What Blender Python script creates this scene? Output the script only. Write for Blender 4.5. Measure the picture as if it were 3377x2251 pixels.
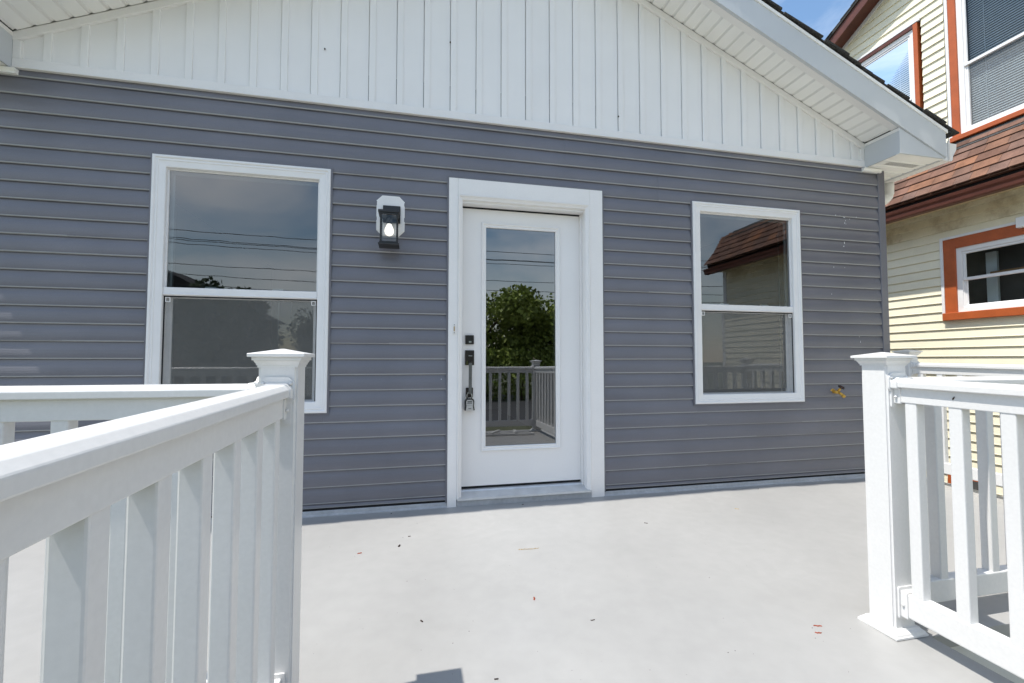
import bpy, bmesh, math, random
from mathutils import Vector, Matrix
random.seed(7)
rad = math.radians
scene = bpy.context.scene
COL = scene.collection
for o in list(bpy.data.objects): bpy.data.objects.remove(o)

# ------------------------------------------------------------------ camera
CAM = (-0.347, -3.178, 1.0148)
YAW, PITCH, ROLL = 0.2196, 0.0420, 0.0004
cd = bpy.data.cameras.new('camera'); cam = bpy.data.objects.new('camera', cd); COL.objects.link(cam)
cd.sensor_width = 36.0; cd.lens = 15.71; cd.clip_start = 0.02; cd.clip_end = 2000
F = Vector((math.sin(YAW)*math.cos(PITCH), math.cos(YAW)*math.cos(PITCH), math.sin(PITCH)))
Rt = Vector((math.cos(YAW), -math.sin(YAW), 0)); Up = Rt.cross(F)
R2 = math.cos(ROLL)*Rt + math.sin(ROLL)*Up; U2 = -math.sin(ROLL)*Rt + math.cos(ROLL)*Up
cam.matrix_world = Matrix(((R2.x, U2.x, -F.x, CAM[0]), (R2.y, U2.y, -F.y, CAM[1]), (R2.z, U2.z, -F.z, CAM[2]), (0, 0, 0, 1)))
scene.camera = cam

# ------------------------------------------------------------------ light
SUN = Vector((-0.443, -0.055, 1.0)).normalized()
elev = math.asin(SUN.z); azi = math.atan2(SUN.x, SUN.y)
world = bpy.data.worlds.new('World'); scene.world = world; world.use_nodes = True
wn, wl = world.node_tree.nodes, world.node_tree.links
wn.clear()
wout = wn.new('ShaderNodeOutputWorld'); bg = wn.new('ShaderNodeBackground'); sky = wn.new('ShaderNodeTexSky')
sky.sky_type = 'NISHITA'; sky.sun_disc = False; sky.sun_elevation = elev; sky.sun_rotation = azi
sky.air_density = 1.7; sky.dust_density = 0.0; sky.ozone_density = 6.0
tc = wn.new('ShaderNodeTexCoord'); mp = wn.new('ShaderNodeMapping'); nz = wn.new('ShaderNodeTexNoise'); cr = wn.new('ShaderNodeValToRGB'); mx = wn.new('ShaderNodeMix')
mp.inputs['Scale'].default_value = (1.0, 1.6, 2.6); mp.inputs['Location'].default_value = (0.7, 0.2, 0.0)
nz.inputs['Scale'].default_value = 1.6; nz.inputs['Detail'].default_value = 8; nz.inputs['Roughness'].default_value = 0.55; nz.inputs['Distortion'].default_value = 0.6
cr.color_ramp.elements[0].position = 0.42; cr.color_ramp.elements[1].position = 0.72
cr.color_ramp.elements[0].color = (0, 0, 0, 1); cr.color_ramp.elements[1].color = (0.9, 0.9, 0.9, 1)
mx.data_type = 'RGBA'; mx.blend_type = 'MIX'
mx.inputs[7].default_value = (9.4, 9.45, 9.5, 1)
wl.new(tc.outputs['Generated'], mp.inputs[0]); wl.new(mp.outputs[0], nz.inputs['Vector']); wl.new(nz.outputs['Fac'], cr.inputs[0])
wl.new(cr.outputs[0], mx.inputs[0]); wl.new(sky.outputs[0], mx.inputs[6]); wl.new(mx.outputs[2], bg.inputs[0]); wl.new(bg.outputs[0], wout.inputs[0])
bg.inputs['Strength'].default_value = 0.13
sl = bpy.data.lights.new('sun', 'SUN'); sl.energy = 4.2; sl.angle = rad(0.55); sl.color = (1.0, 0.955, 0.88)
so = bpy.data.objects.new('sun', sl); COL.objects.link(so); so.rotation_euler = SUN.to_track_quat('Z', 'Y').to_euler(); so.location = (-10, -2, 20)
vs = scene.view_settings
vs.view_transform = 'Standard'; vs.look = 'None'; vs.gamma = 1.0; vs.exposure = 0.50; vs.use_curve_mapping = False
scene.render.engine = 'CYCLES'
scene.cycles.max_bounces = 8; scene.cycles.diffuse_bounces = 4; scene.cycles.transparent_max_bounces = 12

# ------------------------------------------------------------------ materials
MATS = {}
def mat(name, col, rough=0.5, var=0.05, vscale=6.0, bump=0.0, bscale=200.0, bstretch=(1, 1, 1), metal=0.0, spec=0.5, var2=0.0, v2scale=60.0, rnd=0.0, coat=0.0):
    m = bpy.data.materials.new(name); m.use_nodes = True
    nt = m.node_tree; n = nt.nodes; l = nt.links
    b = n['Principled BSDF']; b.inputs['Roughness'].default_value = rough; b.inputs['Metallic'].default_value = metal
    b.inputs['Specular IOR Level'].default_value = spec
    if coat: b.inputs['Coat Weight'].default_value = coat
    g = n.new('ShaderNodeNewGeometry'); mpn = n.new('ShaderNodeMapping'); l.new(g.outputs['Position'], mpn.inputs[0])
    no = n.new('ShaderNodeTexNoise'); no.inputs['Scale'].default_value = vscale; no.inputs['Detail'].default_value = 5; l.new(g.outputs['Position'], no.inputs['Vector'])
    hs = n.new('ShaderNodeMix'); hs.data_type = 'RGBA'
    c = Vector(col[:3])
    hs.inputs[6].default_value = (*(c*(1-var)), 1); hs.inputs[7].default_value = (*(c*(1+var)), 1)
    mr = n.new('ShaderNodeMapRange'); mr.inputs[1].default_value = 0.3; mr.inputs[2].default_value = 0.7; l.new(no.outputs['Fac'], mr.inputs[0]); l.new(mr.outputs[0], hs.inputs[0])
    cur = hs.outputs[2]
    if var2 > 0:
        n2 = n.new('ShaderNodeTexNoise'); n2.inputs['Scale'].default_value = v2scale; n2.inputs['Detail'].default_value = 3; l.new(g.outputs['Position'], n2.inputs['Vector'])
        m2 = n.new('ShaderNodeMapRange'); m2.inputs[1].default_value = 0.3; m2.inputs[2].default_value = 0.7; m2.inputs[3].default_value = 1-var2; m2.inputs[4].default_value = 1+var2; l.new(n2.outputs['Fac'], m2.inputs[0])
        vm = n.new('ShaderNodeVectorMath'); vm.operation = 'SCALE'; l.new(cur, vm.inputs[0]); l.new(m2.outputs[0], vm.inputs['Scale']); cur = vm.outputs[0]
    if rnd > 0:
        oi = n.new('ShaderNodeObjectInfo'); m3 = n.new('ShaderNodeMapRange'); m3.inputs[3].default_value = 1-rnd; m3.inputs[4].default_value = 1+rnd; l.new(oi.outputs['Random'], m3.inputs[0])
        vm = n.new('ShaderNodeVectorMath'); vm.operation = 'SCALE'; l.new(cur, vm.inputs[0]); l.new(m3.outputs[0], vm.inputs['Scale']); cur = vm.outputs[0]
    l.new(cur, b.inputs['Base Color'])
    if bump > 0:
        nb = n.new('ShaderNodeTexNoise'); nb.inputs['Scale'].default_value = bscale; nb.inputs['Detail'].default_value = 4
        mpn.inputs['Scale'].default_value = bstretch; l.new(mpn.outputs[0], nb.inputs['Vector'])
        bp = n.new('ShaderNodeBump'); bp.inputs['Strength'].default_value = bump; bp.inputs['Distance'].default_value = 0.002
        l.new(nb.outputs['Fac'], bp.inputs['Height']); l.new(bp.outputs[0], b.inputs['Normal'])
    MATS[name] = m; return m

mat('siding', (0.152, 0.152, 0.174), 0.34, 0.09, 2.2, 0.35, 40, (0.35, 1, 4.5), var2=0.05, v2scale=220, rnd=0.035)
mat('vinyl', (0.70, 0.695, 0.685), 0.30, 0.03, 3, 0.05, 60, var2=0.025, v2scale=90)
mat('white_trim', (0.83, 0.815, 0.80), 0.4, 0.02, 5, 0.05, 90, var2=0.015, v2scale=120)
mat('gable', (0.85, 0.84, 0.83), 0.45, 0.02, 3, 0.12, 60, (3, 1, 0.4), rnd=0.012)
mat('soffit', (0.90, 0.895, 0.87), 0.5, 0.02, 4, rnd=0.012)
mat('fascia', (0.57, 0.595, 0.62), 0.42, 0.025, 2.5, 0.05, 30)
mat('door_paint', (0.82, 0.805, 0.79), 0.33, 0.015, 3, var2=0.01, v2scale=90)
mat('deck', (0.335, 0.332, 0.325), 0.42, 0.05, 1.1, 0.16, 90, var2=0.03, v2scale=14)
mat('deck_edge', (0.40, 0.41, 0.425), 0.6, 0.12, 9, 0.3, 60, var2=0.08, v2scale=50)
mat('black', (0.012, 0.012, 0.013), 0.32, 0.1, 30)
mat('dark_gap', (0.015, 0.015, 0.016), 0.9, 0.1, 30)
mat('aluminium', (0.62, 0.63, 0.64), 0.42, 0.08, 14, 0.1, 80, (1, 8, 8), metal=0.55)
mat('siding_edge_lit', (0.33, 0.335, 0.345), 0.4, 0.05, 20)  # paler lip colour stands in for bounced light along the board edges
mat('vent_grey', (0.40, 0.40, 0.39), 0.7, 0.05, 20)
mat('cream', (0.84, 0.78, 0.60), 0.55, 0.05, 3, 0.1, 40, (1, 0.4, 4), rnd=0.03, var2=0.03, v2scale=90)
mat('cream_soffit', (0.66, 0.55, 0.34), 0.6, 0.06, 5, rnd=0.04)
mat('orange_paint', (0.43, 0.095, 0.022), 0.5, 0.10, 7, 0.15, 60, var2=0.06, v2scale=80)
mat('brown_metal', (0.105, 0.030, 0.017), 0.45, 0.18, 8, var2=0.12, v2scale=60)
mat('window_white', (0.82, 0.81, 0.805), 0.38, 0.02, 6)
mat('brass', (0.62, 0.36, 0.06), 0.30, 0.12, 50, metal=0.35)
mat('bulb', (0.86, 0.85, 0.80), 0.25, 0.01, 5)
mat('bronze', (0.045, 0.040, 0.038), 0.3, 0.2, 30, metal=0.6)
mat('steel', (0.42, 0.44, 0.43), 0.3, 0.15, 40, metal=0.9)
mat('grip_metal', (0.13, 0.135, 0.13), 0.35, 0.2, 40, metal=0.5)
mat('lock_grey', (0.46, 0.46, 0.45), 0.4, 0.06, 60, metal=0.3)
mat('interior', (0.60, 0.64, 0.66), 0.8, 0.03, 2)
mat('ceiling', (0.62, 0.63, 0.64), 0.85, 0.02, 2)
mat('floor_wood', (0.20, 0.15, 0.11), 0.45, 0.15, 4, bstretch=(1, 8, 1))
mat('dark_room', (0.07, 0.068, 0.066), 0.9, 0.3, 3)
mat('blind', (0.72, 0.74, 0.76), 0.5, 0.02, 4)
mat('roof_dark', (0.045, 0.044, 0.043), 0.95, 0.5, 70, 0.8, 220, var2=0.5, v2scale=160, rnd=0.25)
mat('bark', (0.11, 0.075, 0.05), 0.9, 0.3, 12, 0.8, 30)
mat('leaf', (0.26, 0.32, 0.06), 0.6, 0.45, 0.9, var2=0.35, v2scale=4)
mat('leaf_dark', (0.06, 0.09, 0.03), 0.6, 0.4, 0.9, var2=0.3, v2scale=4)
mat('grass', (0.095, 0.10, 0.055), 0.9, 0.35, 0.8, var2=0.3, v2scale=15)
mat('asphalt', (0.055, 0.055, 0.057), 0.9, 0.2, 2, 0.4, 80)
mat('concrete', (0.42, 0.41, 0.39), 0.85, 0.12, 2, 0.3, 60)
mat('brown_wall', (0.16, 0.11, 0.075), 0.8, 0.12, 3)
mat('wood', (0.30, 0.17, 0.08), 0.7, 0.2, 10)
mat('wire', (0.02, 0.02, 0.02), 0.6, 0.1, 5)
mat('chip_red', (0.30, 0.055, 0.018), 0.7, 0.2, 50)
mat('chip_dark', (0.035, 0.022, 0.016), 0.8, 0.3, 60)
mat('straw', (0.38, 0.27, 0.12), 0.8, 0.2, 60)
mat('paint_scuff', (0.78, 0.80, 0.83), 0.6, 0.15, 60)
mat('moss', (0.06, 0.065, 0.02), 0.95, 0.4, 30)

def scuffed_deck():
    m = MATS['deck']; n, l = m.node_tree.nodes, m.node_tree.links; b = n['Principled BSDF']
    src = b.inputs['Base Color'].links[0].from_socket
    g = n.new('ShaderNodeNewGeometry')
    no = n.new('ShaderNodeTexNoise'); no.inputs['Scale'].default_value = 1.6; no.inputs['Detail'].default_value = 6; no.inputs['Distortion'].default_value = 2.5; l.new(g.outputs['Position'], no.inputs['Vector'])
    r = n.new('ShaderNodeValToRGB'); e = r.color_ramp.elements; e[0].position = 0.47; e[0].color = (0, 0, 0, 1); e[1].position = 0.50; e[1].color = (1, 1, 1, 1)
    q = e.new(0.53); q.color = (0, 0, 0, 1); l.new(no.outputs['Fac'], r.inputs[0])
    n2 = n.new('ShaderNodeTexNoise'); n2.inputs['Scale'].default_value = 0.9; l.new(g.outputs['Position'], n2.inputs['Vector'])
    mr = n.new('ShaderNodeMapRange'); mr.inputs[1].default_value = 0.45; mr.inputs[2].default_value = 0.7; mr.inputs[4].default_value = 0.07; l.new(n2.outputs['Fac'], mr.inputs[0])
    mu = n.new('ShaderNodeMath'); mu.operation = 'MULTIPLY'; l.new(r.outputs[0], mu.inputs[0]); l.new(mr.outputs[0], mu.inputs[1])
    x = n.new('ShaderNodeMix'); x.data_type = 'RGBA'; l.new(mu.outputs[0], x.inputs[0]); l.new(src, x.inputs[6]); x.inputs[7].default_value = (0.55, 0.55, 0.54, 1)
    l.new(x.outputs[2], b.inputs['Base Color'])
    rr_ = n.new('ShaderNodeMapRange'); rr_.inputs[1].default_value = 0.3; rr_.inputs[2].default_value = 0.7; rr_.inputs[3].default_value = 0.33; rr_.inputs[4].default_value = 0.55; l.new(n2.outputs['Fac'], rr_.inputs[0]); l.new(rr_.outputs[0], b.inputs['Roughness'])
scuffed_deck()

def stained_cream():
    # cream siding with dark mildew patches high under the eave
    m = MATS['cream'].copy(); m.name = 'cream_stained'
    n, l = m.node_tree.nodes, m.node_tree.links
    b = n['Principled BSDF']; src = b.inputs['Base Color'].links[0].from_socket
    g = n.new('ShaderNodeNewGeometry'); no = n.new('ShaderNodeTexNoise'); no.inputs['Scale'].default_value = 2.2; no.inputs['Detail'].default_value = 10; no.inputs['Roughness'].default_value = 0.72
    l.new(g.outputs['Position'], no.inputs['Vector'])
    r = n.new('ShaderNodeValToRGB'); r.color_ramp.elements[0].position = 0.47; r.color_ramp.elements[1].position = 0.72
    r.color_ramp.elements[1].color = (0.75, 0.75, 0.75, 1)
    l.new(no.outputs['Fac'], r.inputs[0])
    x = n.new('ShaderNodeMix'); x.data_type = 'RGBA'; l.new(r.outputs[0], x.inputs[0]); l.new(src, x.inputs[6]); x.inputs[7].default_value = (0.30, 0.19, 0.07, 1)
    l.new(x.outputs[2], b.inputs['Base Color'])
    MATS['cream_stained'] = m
stained_cream()

def shingle_mat():
    m = bpy.data.materials.new('brown_shingle'); m.use_nodes = True; n, l = m.node_tree.nodes, m.node_tree.links
    b = n['Principled BSDF']; b.inputs['Roughness'].default_value = 0.95
    oi = n.new('ShaderNodeObjectInfo'); r = n.new('ShaderNodeValToRGB'); l.new(oi.outputs['Random'], r.inputs[0])
    e = r.color_ramp.elements
    e[0].position = 0.0; e[0].color = (0.12, 0.06, 0.04, 1); e[1].position = 1.0; e[1].color = (0.27, 0.118, 0.058, 1)
    for p, c in ((0.25, (0.19, 0.10, 0.07, 1)), (0.5, (0.15, 0.09, 0.07, 1)), (0.75, (0.175, 0.095, 0.065, 1))):
        q = e.new(p); q.color = c
    g = n.new('ShaderNodeNewGeometry'); no = n.new('ShaderNodeTexNoise'); no.inputs['Scale'].default_value = 180; no.inputs['Detail'].default_value = 3; l.new(g.outputs['Position'], no.inputs['Vector'])
    n2 = n.new('ShaderNodeTexNoise'); n2.inputs['Scale'].default_value = 7; l.new(g.outputs['Position'], n2.inputs['Vector'])
    ad = n.new('ShaderNodeMath'); ad.operation = 'ADD'; l.new(no.outputs['Fac'], ad.inputs[0]); l.new(n2.outputs['Fac'], ad.inputs[1])
    mr = n.new('ShaderNodeMapRange'); mr.inputs[1].default_value = 0.6; mr.inputs[2].default_value = 1.4; mr.inputs[3].default_value = 0.45; mr.inputs[4].default_value = 1.5; l.new(ad.outputs[0], mr.inputs[0])
    vm = n.new('ShaderNodeVectorMath'); vm.operation = 'SCALE'; l.new(r.outputs[0], vm.inputs[0]); l.new(mr.outputs[0], vm.inputs['Scale']); l.new(vm.outputs[0], b.inputs['Base Color'])
    bp = n.new('ShaderNodeBump'); bp.inputs['Strength'].default_value = 0.6; bp.inputs['Distance'].default_value = 0.003; l.new(no.outputs['Fac'], bp.inputs['Height']); l.new(bp.outputs[0], b.inputs['Normal'])
    MATS['brown_shingle'] = m
shingle_mat()

def glass_mat(name, tint, ior, base=0.0, wav=0.0):
    m = bpy.data.materials.new(name); m.use_nodes = True; n, l = m.node_tree.nodes, m.node_tree.links
    n.clear(); out = n.new('ShaderNodeOutputMaterial'); mixs = n.new('ShaderNodeMixShader'); tr = n.new('ShaderNodeBsdfTransparent'); gl = n.new('ShaderNodeBsdfGlossy'); fr = n.new('ShaderNodeFresnel')
    tr.inputs[0].default_value = (*tint, 1); gl.inputs['Roughness'].default_value = 0.0; gl.inputs[0].default_value = (0.95, 0.97, 1.0, 1); fr.inputs[0].default_value = ior
    ad = n.new('ShaderNodeMath'); ad.operation = 'ADD'; ad.use_clamp = True; ad.inputs[1].default_value = base; l.new(fr.outputs[0], ad.inputs[0])
    if wav:
        g = n.new('ShaderNodeNewGeometry'); no = n.new('ShaderNodeTexNoise'); no.inputs['Scale'].default_value = 3.0; no.inputs['Detail'].default_value = 2; l.new(g.outputs['Position'], no.inputs['Vector'])
        bp = n.new('ShaderNodeBump'); bp.inputs['Strength'].default_value = wav; bp.inputs['Distance'].default_value = 0.01; l.new(no.outputs['Fac'], bp.inputs['Height']); l.new(bp.outputs[0], gl.inputs['Normal'])
    l.new(ad.outputs[0], mixs.inputs[0]); l.new(tr.outputs[0], mixs.inputs[1]); l.new(gl.outputs[0], mixs.inputs[2]); l.new(mixs.outputs[0], out.inputs[0])
    MATS[name] = m
glass_mat('glass', (0.66, 0.74, 0.77), 1.75, 0.07, 0.03)
glass_mat('door_glass', (0.16, 0.17, 0.17), 1.85, 0.11, 0.02)
glass_mat('neighbor_glass', (0.80, 0.86, 0.88), 1.45, 0.0, 0.03)
glass_mat('lamp_glass', (0.95, 0.96, 0.97), 1.35)

def screen_mat():
    m = bpy.data.materials.new('screen_mesh'); m.use_nodes = True; n, l = m.node_tree.nodes, m.node_tree.links
    n.clear(); out = n.new('ShaderNodeOutputMaterial'); mixs = n.new('ShaderNodeMixShader'); tr = n.new('ShaderNodeBsdfTransparent'); df = n.new('ShaderNodeBsdfDiffuse')
    df.inputs[0].default_value = (0.27, 0.27, 0.26, 1)
    g = n.new('ShaderNodeNewGeometry'); no = n.new('ShaderNodeTexNoise'); no.inputs['Scale'].default_value = 14; l.new(g.outputs['Position'], no.inputs['Vector'])
    mr = n.new('ShaderNodeMapRange'); mr.inputs[3].default_value = 0.30; mr.inputs[4].default_value = 0.46; l.new(no.outputs['Fac'], mr.inputs[0])
    l.new(mr.outputs[0], mixs.inputs[0]); l.new(tr.outputs[0], mixs.inputs[1]); l.new(df.outputs[0], mixs.inputs[2]); l.new(mixs.outputs[0], out.inputs[0])
    MATS['screen_mesh'] = m
screen_mat()

# ------------------------------------------------------------------ helpers
def wloc(o):
    v = Vector((0, 0, 0))
    while o is not None:
        v += o.location; o = o.parent
    return v
def link(name, me, m, parent=None, loc=(0, 0, 0)):
    o = bpy.data.objects.new(name, me); COL.objects.link(o)
    if m and not me.materials: me.materials.append(MATS[m])
    o.parent = parent
    o.location = Vector(loc) - (wloc(parent) if parent else Vector((0, 0, 0)))
    return o
def tag(o, label=None, cat=None, group=None, kind=None):
    if label: o['label'] = label
    if cat: o['category'] = cat
    if group: o['group'] = group
    if kind: o['kind'] = kind
    return o
def empty(name, loc, label, cat, group=None):
    o = bpy.data.objects.new(name, None); COL.objects.link(o); o.location = loc; o.empty_display_size = 0.1
    return tag(o, label, cat, group)
def raw(name, verts, faces, smooth=False):
    me = bpy.data.meshes.new(name); me.from_pydata([tuple(v) for v in verts], [], faces)
    bm = bmesh.new(); bm.from_mesh(me); bmesh.ops.recalc_face_normals(bm, faces=bm.faces); bm.to_mesh(me); bm.free()
    if smooth:
        for p in me.polygons: p.use_smooth = True
    me.update(); return me
CACHE = {}
def boxmesh(sx, sy, sz, bev=0.0, seg=1):
    k = ('b', round(sx, 5), round(sy, 5), round(sz, 5), bev, seg)
    bm = bmesh.new(); bmesh.ops.create_cube(bm, size=1.0)
    bmesh.ops.scale(bm, vec=(sx, sy, sz), verts=bm.verts)
    if bev > 0: bmesh.ops.bevel(bm, geom=bm.edges[:], offset=bev, segments=seg, affect='EDGES', profile=0.5)
    me = bpy.data.meshes.new('box'); bm.to_mesh(me); bm.free(); return me
def box(name, a, b, m, parent=None, bev=0.0, seg=1):
    s = [abs(b[i]-a[i]) for i in range(3)]; c = [(a[i]+b[i])/2 for i in range(3)]
    k = (tuple(round(v, 5) for v in s), bev, seg, m)
    if k not in CACHE: CACHE[k] = boxmesh(*s, bev, seg)
    return link(name, CACHE[k], m, parent, c)
def prism_mesh(name, prof, p0, p1, axes, cap=True, smooth=False):
    # prof: 2D points; axes: (vec_u, vec_v); extruded p0->p1
    u, v = Vector(axes[0]), Vector(axes[1]); p0, p1 = Vector(p0), Vector(p1); n = len(prof)
    vs_ = [p0+u*a+v*b for a, b in prof]+[p1+u*a+v*b for a, b in prof]
    fs = [(i, (i+1) % n, (i+1) % n+n, i+n) for i in range(n)]
    if cap: fs += [tuple(range(n))[::-1], tuple(range(n, 2*n))]
    return raw(name, vs_, fs, smooth)
def prism(name, prof, p0, p1, axes, m, parent=None, cap=True):
    return link(name, prism_mesh(name, prof, p0, p1, axes, cap), m, parent)
def poly_slab(name, pts, y0, y1, m, parent=None):
    # polygon in x,z extruded in y
    return prism(name, pts, (0, y0, 0), (0, y1, 0), ((1, 0, 0), (0, 0, 1)), m, parent)
def frame_mesh(x0, x1, z0, z1, prof, axis='y', at=0.0):
    # picture frame swept round a rectangle; prof = (inset, out) with out towards the viewer
    vs_, fs = [], []; n = len(prof)
    for cx, cz, ix, iz in ((x0, z0, 1, 1), (x1, z0, -1, 1), (x1, z1, -1, -1), (x0, z1, 1, -1)):
        for d, o in prof:
            a, b = cx+ix*d, cz+iz*d
            vs_.append((a, at-o, b) if axis == 'y' else (at-o, a, b))
    for c in range(4):
        for i in range(n-1):
            q = (c+1) % 4
            fs.append((c*n+i, q*n+i, q*n+i+1, c*n+i+1))
    return raw('frame', vs_, fs)
def frame(name, x0, x1, z0, z1, prof, m, parent=None, axis='y', at=0.0):
    return link(name, frame_mesh(x0, x1, z0, z1, prof, axis, at), m, parent)
def tube_mesh(pts, rads, seg=8, cap=True, smooth=True):
    pts = [Vector(p) for p in pts]; vs_, fs = [], []
    if not hasattr(rads, '__len__'): rads = [rads]*len(pts)
    ref = Vector((0.13, 0.31, 0.94)).normalized()
    for i, p in enumerate(pts):
        t = (pts[min(i+1, len(pts)-1)]-pts[max(i-1, 0)]).normalized()
        r = ref if abs(t.dot(ref)) < 0.95 else Vector((1, 0, 0))
        u = t.cross(r).normalized(); v = t.cross(u)
        for k in range(seg):
            a = 2*math.pi*k/seg; vs_.append(p+(u*math.cos(a)+v*math.sin(a))*rads[i])
    for i in range(len(pts)-1):
        for k in range(seg):
            k2 = (k+1) % seg; fs.append((i*seg+k, i*seg+k2, (i+1)*seg+k2, (i+1)*seg+k))
    if cap: fs += [tuple(range(seg)), tuple(range((len(pts)-1)*seg, len(pts)*seg))]
    return raw('tube', vs_, fs, smooth)
def tube(name, pts, rads, m, parent=None, seg=8): return link(name, tube_mesh(pts, rads, seg), m, parent)
def rings_mesh(rings, seg, square=False, smooth=True):
    # stack of (radius, z) rings, centred on origin
    vs_, fs = [], []
    for r, z in rings:
        for k in range(seg):
            a = 2*math.pi*(k+0.5)/seg; q = r/math.cos(math.pi/4) if square else r
            vs_.append((q*math.cos(a), q*math.sin(a), z))
    for i in range(len(rings)-1):
        for k in range(seg):
            k2 = (k+1) % seg; fs.append((i*seg+k, i*seg+k2, (i+1)*seg+k2, (i+1)*seg+k))
    fs += [tuple(range(seg)), tuple(range((len(rings)-1)*seg, len(rings)*seg))]
    return raw('rings', vs_, fs, smooth)

SL = 0.017                      # fall of the deck away from the house
def dz(y): return SL*y

# ------------------------------------------------------------------ setting: ground, street, deck
def sheet(name, x0, x1, y0, y1, z, m):
    return tag(link(name, raw(name, [(x0, y0, z), (x1, y0, z), (x1, y1, z), (x0, y1, z)], [(0, 1, 2, 3)]), m), kind='structure')
sheet('ground', -400, 400, -400, 400, -1.0, 'grass')
sheet('driveway', 3.9, 5.9, -12, 30, -0.996, 'concrete')
sheet('sidewalk', -60, 60, -9.3, -7.8, -0.996, 'concrete')
sheet('street', -120, 120, -18, -10.5, -0.992, 'asphalt')
X0D, X1D = -2.95, 4.02
pts = [(X0D, 0.0), (X0D, -1.83), (-0.80, -1.83), (-0.80, -3.34), (1.58, -3.34), (1.58, -1.83), (X1D, -1.83), (X1D, 0.0)]
n = len(pts)
v = [(x, y, dz(y)) for x, y in pts]+[(x, y, dz(y)-0.05) for x, y in pts]
deck = tag(link('deck_floor', raw('deck_floor', v, [tuple(range(n)), tuple(range(n, 2*n))]+[(i, (i+1) % n, (i+1) % n+n, i+n) for i in range(n)]), 'deck'), kind='structure')
for i, (x, y) in enumerate(((-2.9, -1.75), (-0.72, -1.75), (1.5, -1.75), (3.95, -1.75), (-0.72, -3.28), (1.5, -3.28))):
    box('support_post', (x-0.06, y-0.06, -1.05), (x+0.06, y+0.06, dz(y)-0.05), 'concrete', deck)
box('skirt_board', (X0D+.02, -1.80, -0.35), (-0.82, -1.77, -0.085), 'vinyl', deck)
box('skirt_board', (1.6, -1.80, -0.35), (X1D-.02, -1.77, -0.085), 'vinyl', deck)

# ------------------------------------------------------------------ the grey house
XC = 0.462
M = 0.44                                   # roof slope
def zin(x): return 2.962-M*(abs(x-XC)-3.138)   # soffit height
XL, XR = -2.845, 3.79                      # siding corners
Y_OH = -0.32
house = empty('house', (XC, 0, 0), 'grey clapboard house with white gable, glazed white door and two sash windows', 'house')
wins = [(-1.938, -0.893), (1.848, 2.882)]
WZ0, WZ1 = 0.668, 2.300
DX0, DX1, DZ1 = -0.004, 0.928, 2.150
# wall sheathing, with the three openings left open
def wall_with_holes(name, x0, x1, z0, z1, y0, y1, holes, m, parent):
    vs_, fs = [], []
    def bx(a, b, c, d):
        if b-a < 1e-5 or d-c < 1e-5: return
        i = len(vs_)
        for y in (y0, y1): vs_.extend([(a, y, c), (b, y, c), (b, y, d), (a, y, d)])
        fs.extend([(i, i+1, i+2, i+3), (i+7, i+6, i+5, i+4), (i, i+4, i+5, i+1), (i+3, i+2, i+6, i+7), (i, i+3, i+7, i+4), (i+1, i+5, i+6, i+2)])
    holes = sorted(holes); x = x0
    for h0, h1, c, d in holes:
        bx(x, h0, z0, z1); bx(h0, h1, z0, c); bx(h0, h1, d, z1); x = h1
    bx(x, x1, z0, z1)
    me = bpy.data.meshes.new(name); me.from_pydata(vs_, [], fs); me.update()
    return link(name, me, m, parent)
holes = [(a+0.06, b-0.06, WZ0+0.05, WZ1-0.06) for a, b in wins]+[(DX0-0.03, DX1+0.03, 0.0, DZ1+0.03)]
wall = wall_with_holes('wall', XL, XR, -1.0, 3.0, 0.004, 0.14, holes, 'siding', house)
poly_slab('gable_backing', [(XL, 3.0), (XR, 3.0), (XC, 4.36)], 0.01, 0.1, 'gable', house)
# siding boards
S = 0.105; Z26 = 0.0752
def siding_prof(h, d=0.0180):
    return [(0.0, h+0.010), (-0.0010, h+0.010), (-d*0.36, h*0.84), (-d*0.66, h*0.68), (-d*0.86, h*0.52), (-d*0.97, h*0.36), (-d, h*0.24), (-d*0.975, h*0.14), (-d*0.93, 0.0075), (-d*0.93-0.0004, 0.0050), (-d*0.90+0.0010, 0.0020), (-d+0.0058, 0.0), (-d+0.010, -0.0010), (0.0, 0.002)]
SEAMS = {}
for i in range(27):
    if i//2 not in SEAMS: SEAMS[i//2] = random.choice([None, random.uniform(-2.2, 3.2), random.uniform(-2.2, 3.2)])
SEAMS[12] = 0.79; SEAMS[11] = 1.57; SEAMS[13] = -0.10; SEAMS[10] = None
def spans(z0, z1):
    cut = []
    for a, b in wins:
        if z1 > WZ0 and z0 < WZ1: cut.append((a+0.02, b-0.02))
    if z0 < 2.312: cut.append((-0.09, 1.05))
    cut.sort(); out = []; x = XL+0.02
    for a, b in cut: out.append((x, a)); x = b
    out.append((x, XR-0.02)); return out
def clip_prof(pr_, lo, hi):
    # keep the part of a board's outline between two heights
    front = [p_ for p_ in pr_[1:]]
    out = []
    for p_, q_ in zip(front, front[1:]):
        if lo <= p_[1] <= hi: out.append(p_)
        for lim in (hi, lo):
            if (p_[1]-lim)*(q_[1]-lim) < 0:
                t_ = (lim-p_[1])/(q_[1]-p_[1]); out.append((p_[0]+(q_[0]-p_[0])*t_, lim))
    if lo <= front[-1][1] <= hi: out.append(front[-1])
    return [(0.0, out[0][1])]+out+[(0.0, out[-1][1])]
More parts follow.
